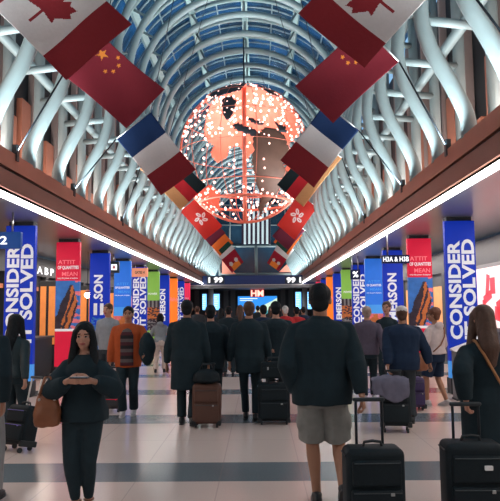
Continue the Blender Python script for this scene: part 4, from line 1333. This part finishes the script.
for dx in (-.08, .08):
    bm = boxm(dx - .012, dx + .012, -.09, -.083, .13, .17); obj('clasp', bm, CHROME, rt)
RJ = cloth('red_jacket', (.45, .03, .035))
person('person in a bright red jacket with white hair, left of two in the distance', 286, 305.5, 16.5, rz=20, vox=.02, bw=1.1, skin=SKIN, hair=('short', mat('hair_white', (.6, .58, .56), .6)), top=dict(m=RJ, hem=.8, t=.03), legs=dict(k='trousers', m=BLK2), seed=30, hands=False)
person('person in a red jacket with dark hair beside the white haired one', 297.5, 306.5, 17.5, rz=0, vox=.02, skin=SKIN2, top=dict(m=RJ, hem=.8, t=.03), legs=dict(k='trousers', m=BLK2), seed=31, hands=False)
k = 0
for px, pt, Y, sx, hr, lab in ((229, 306, 15.5, 'm', HBLK, 'between the brown suitcase man and the middle man in black'), (240.5, 305, 20, 'f', HBRN, 'just left of the middle man in black'), (264, 304.5, 14, 'm', HBLK, 'between the two men right of the middle'),
                           (221, 308, 24, 'f', HBLK, 'small and far, above the brown suitcase man shoulder'), (197.5, 306, 22, 'm', HBRN, 'small and far, between the overcoat and the short black jacket'), (304, 306.5, 21, 'm', HBLK, 'far off right of the red jackets'),
                           (258, 305.5, 27, 'm', HBLK, 'small and far, under the lit billboard'), (271, 306, 31, 'f', HBRN, 'very small before the right part of the billboard'), (213, 307, 30, 'm', HBRN, 'very small before the left round column')):
    person('person in dark clothes, ' + lab, px, pt, Y, rz=rr.uniform(-15, 15), sex=sx, bw=1.08, vox=.022, hair=('short' if sx == 'm' else 'long', hr), top=dict(m=(BLK, CHAR, NAVY)[k % 3], hem=.78, t=.03), legs=dict(k='trousers', m=BLK2), seed=40 + k, hands=False, skin=(SKIN, SKIN2)[k % 2])
    k += 1
# --- right group
person('person in a purple grey jacket with short grey hair seen from behind', 369, 306, 11.3, rz=-8, bw=1.08, vox=.012, hair=('short', HGRY), top=dict(m=cloth('plum_grey', (.10, .085, .125)), hem=.86, t=.032, collar=True, sleeve=(1.15, 1.1)), legs=dict(k='trousers', m=BLK), shoes=SHOEW, wR=('px', 384, 352, 11.0), aR=(.1, .08, .085), aL=(-.08, -.05, .085), seed=50)
person('person in a black coat with tied brown hair behind the white cap wearer', 389, 301, 12.4, rz=150, sex='f', vox=.014, hair=('bun', HBRN), top=dict(m=BLK, hem=.7, t=.03), legs=dict(k='trousers', m=BLK2), seed=51)
r, J, s, hp_ = person('person in a white cap and puffy navy jacket seen from behind', 405, 306, 9.15, rz=-4, bw=1.2, vox=.011, hair=('short', HBRN), skin=SKIN2, top=dict(m=NAVY, hem=.80, t=.045, collar=True, sleeve=(1.2, 1.2), wr=.014, name='puffy_jacket'), legs=dict(k='trousers', m=CHAR, t=.022), wL=('px', 388, 374, 8.95), wR=('px', 431, 366, 9.2), curl=.8, seed=52)
bm = nb(); ell(bm, hp_(0, -.02, .065), (.094 * s, .106 * s, .078 * s)); cp = obj('cap', remesh(bm, .009, 2), mat('cap_white', (.62, .62, .64), .7), r)
bm = nb(); ell(bm, hp_(0, .1, .07), (.07 * s, .075 * s, .01 * s)); obj('brim', bm, mat('cap_white', (.62, .62, .64), .7), cp)
suitcase('black suitcase leaning on its wheels, a jacket draped over it', 396, 8.5, .40, .60, .25, LB, rz=-8, lean=-10, grip_h=.80)
# a jacket laid over the case: a thick cloth sheet following the top and hanging down the front
bm = nb(); gr = []
for a_ in range(25):
    row = []
    u = a_ / 24 * 2 - 1
    for b_ in range(31):
        v = b_ / 30
        L = .62 * v
        if L < .12: y, z = .16 - .3 * 0, -.12 + L
        elif L < .42: y, z = .16 - (L - .12), 0
        else: y, z = -.14, -(L - .42) * (1 + .3 * math.sin(u * 3 + 1))
        nn = noise.noise(Vector((u * 3.2, v * 4.5, 2)))
        row.append((u * (.235 + .02 * nn), y - (.02 * nn + .01 if L > .42 else 0) + (.02 * nn if L < .12 else 0), z + (.035 * nn + .03 if .1 < L < .44 else 0) - .03 * u * u))
    gr.append([bm.verts.new(q) for q in row])
for a_ in range(24):
    for b_ in range(30):
        f = bm.faces.new((gr[a_][b_], gr[a_ + 1][b_], gr[a_ + 1][b_ + 1], gr[a_][b_ + 1])); f.smooth = True
jk = obj('draped_jacket', bm, cloth('lilac_grey', (.14, .14, .20)), None); jk.location = (floor_x(392, 8.5), 8.54, .66)
jk.rotation_euler = (0, 0, R(-8))
q_ = jk.modifiers.new('thickness', 'SOLIDIFY'); q_.thickness = .03; q_.offset = 1
tag(jk, 'crumpled lilac grey jacket draped over the top of the leaning black suitcase', 'jacket')
suitcase('slim purple suitcase right of the leaning black one', 417, 10.3, .22, .52, .3, LPU, grip_h=.72)
bm = nb()
p = at(421, 372, 10.0)
handbag('brown shopping bag carried between the navy jacket and the white hooded top', 421, 371, 350, 10.0, .26, BAGB, rz=30, hang=.04)
WHH = cloth('white_hoodie', (.60, .52, .53))
r, J, s, hp_ = person('person in a white hooded top, dark shorts and pale trainers', 437, 307.5, 10.65, rz=38, sex='f', bw=1.08, vox=.011, skin=SKIN2, hair=('curly', HAUB), head=(25, 0), top=dict(m=WHH, hem=.93, t=.035, hood=True, sleeve=(1.2, 1.2), name='hooded_top'), legs=dict(k='shorts', m=NAVY, t=.012, name='shorts', len=.9), shoes=SHOEW, aL=(-.09, .14, .085), aR=(.1, -.14, .1), footp=(0, 12), wL=(-.2, .24, 1.08), wR=(.2, .26, 1.1), seed=54)
st = nb(); tube(st, [Vector(q) * s for q in ((.11, .0, 1.44), (.12, -.13, 1.40), (.06, -.175, 1.25), (-.06, -.175, 1.1), (-.19, -.1, .98))], .011, 8)
so = obj('bag_strap', st, BAGB, None); so.location = r.location; so.rotation_euler = r.rotation_euler
tag(so, 'thin brown shoulder strap across the back of the white hooded top', 'strap')
# --- woman at right edge
r, J, s, hp_ = person('long haired person in a black coat at the right edge', 491, 305, 5.3, rz=4, sex='f', bw=1.04, vox=.0085, skin=SKIN, hair=('long', HBRN), top=dict(m=BLK, hem=.55, t=.04, flare=.04, sleeve=(1.2, 1.25), name='coat', wr=.01), legs=None, shoes=SHOEB, wL=('px', 466, 400, 5.1), poleL=(-.6, -1, 0), curl=1.0, seed=60)
st = nb(); tube(st, [Vector(q) * s for q in ((-.10, .03, 1.462), (-.105, -.07, 1.45), (-.07, -.155, 1.34), (.02, -.188, 1.15), (.13, -.19, .95), (.2, -.12, .84))], .012, 8)
so = obj('bag_strap', st, mat('strap_caramel', (.42, .18, .07), .5), None); so.location = r.location; so.rotation_euler = r.rotation_euler
tag(so, 'caramel leather strap running down the back of the black coat at the right edge', 'strap')
suitcase('black soft suitcase with a white badge at the right edge', 474, 4.72, .42, .665, .26, LB, rz=-2, grip_h=.93, tagc=WHITE)

# ================================================================== LIGHTS
def area(name, loc, sx, sy, energy, c, rot=(0, 0, 0)):
    l = bpy.data.lights.new(name, 'AREA'); l.shape = 'RECTANGLE'; l.size = sx; l.size_y = sy; l.energy = energy; l.color = c
    o = bpy.data.objects.new(name, l); col.objects.link(o); o.location = loc; o.rotation_euler = rot
    return o
for s_n in (-1, 1):
    for y0, L in ((5, 20), (25, 20), (45, 18)):
        # unseen linear uplights just above the beam edges, washing the ribs and the vault
        o = area('cove_uplight', (CX + s_n * 3.33, y0, 4.16), .1, L, 290, (.84, .96, 1.0), (PI, -R(24) * s_n, 0)); o.data.spread = R(100)
        # second unseen row above the ledge behind the ribs, warmer, softening the vault
        area('ledge_uplight', (CX + s_n * 4.25, y0, 4.14), .1, L, 150, (1.0, .86, .78), (PI, -R(4) * s_n, 0))
    for y0, L in ((5, 20), (25, 20)):
        area('aisle_fill', (CX + s_n * 5.4, y0, 3.32), .5, L, 150, (1, .84, .74))  # unseen soft light added under the soffit to brighten the floor
pl = bpy.data.lights.new('globe_bulb_fill', 'POINT'); pl.energy = 60; pl.color = (1, .50, .38); pl.shadow_soft_size = .35  # unseen point light added to stand for the light of the bulbs
po = bpy.data.objects.new('globe_bulb_fill', pl); col.objects.link(po); po.location = GC + Vector((0, .3, 0))
# no soffit spots; the banner faces emit a little in their own colours
area('end_hall_fill', (CX, 47, 3.25), 5, 6, 60, (.7, .85, 1))  # unseen area light added below the end ceiling
w = bpy.data.worlds.new('dusk'); bpy.context.scene.world = w; w.use_nodes = True
bg_ = w.node_tree.nodes['Background']
bg_.inputs[0].default_value = (.16, .30, .46, 1); bg_.inputs[1].default_value = .9
vs_ = bpy.context.scene.view_settings
vs_.view_transform = 'Standard'; vs_.look = 'None'; vs_.gamma = 1; vs_.exposure = 1.0
bpy.data.scenes.remove(_ts)
bpy.context.scene.display_settings.display_device = 'sRGB'
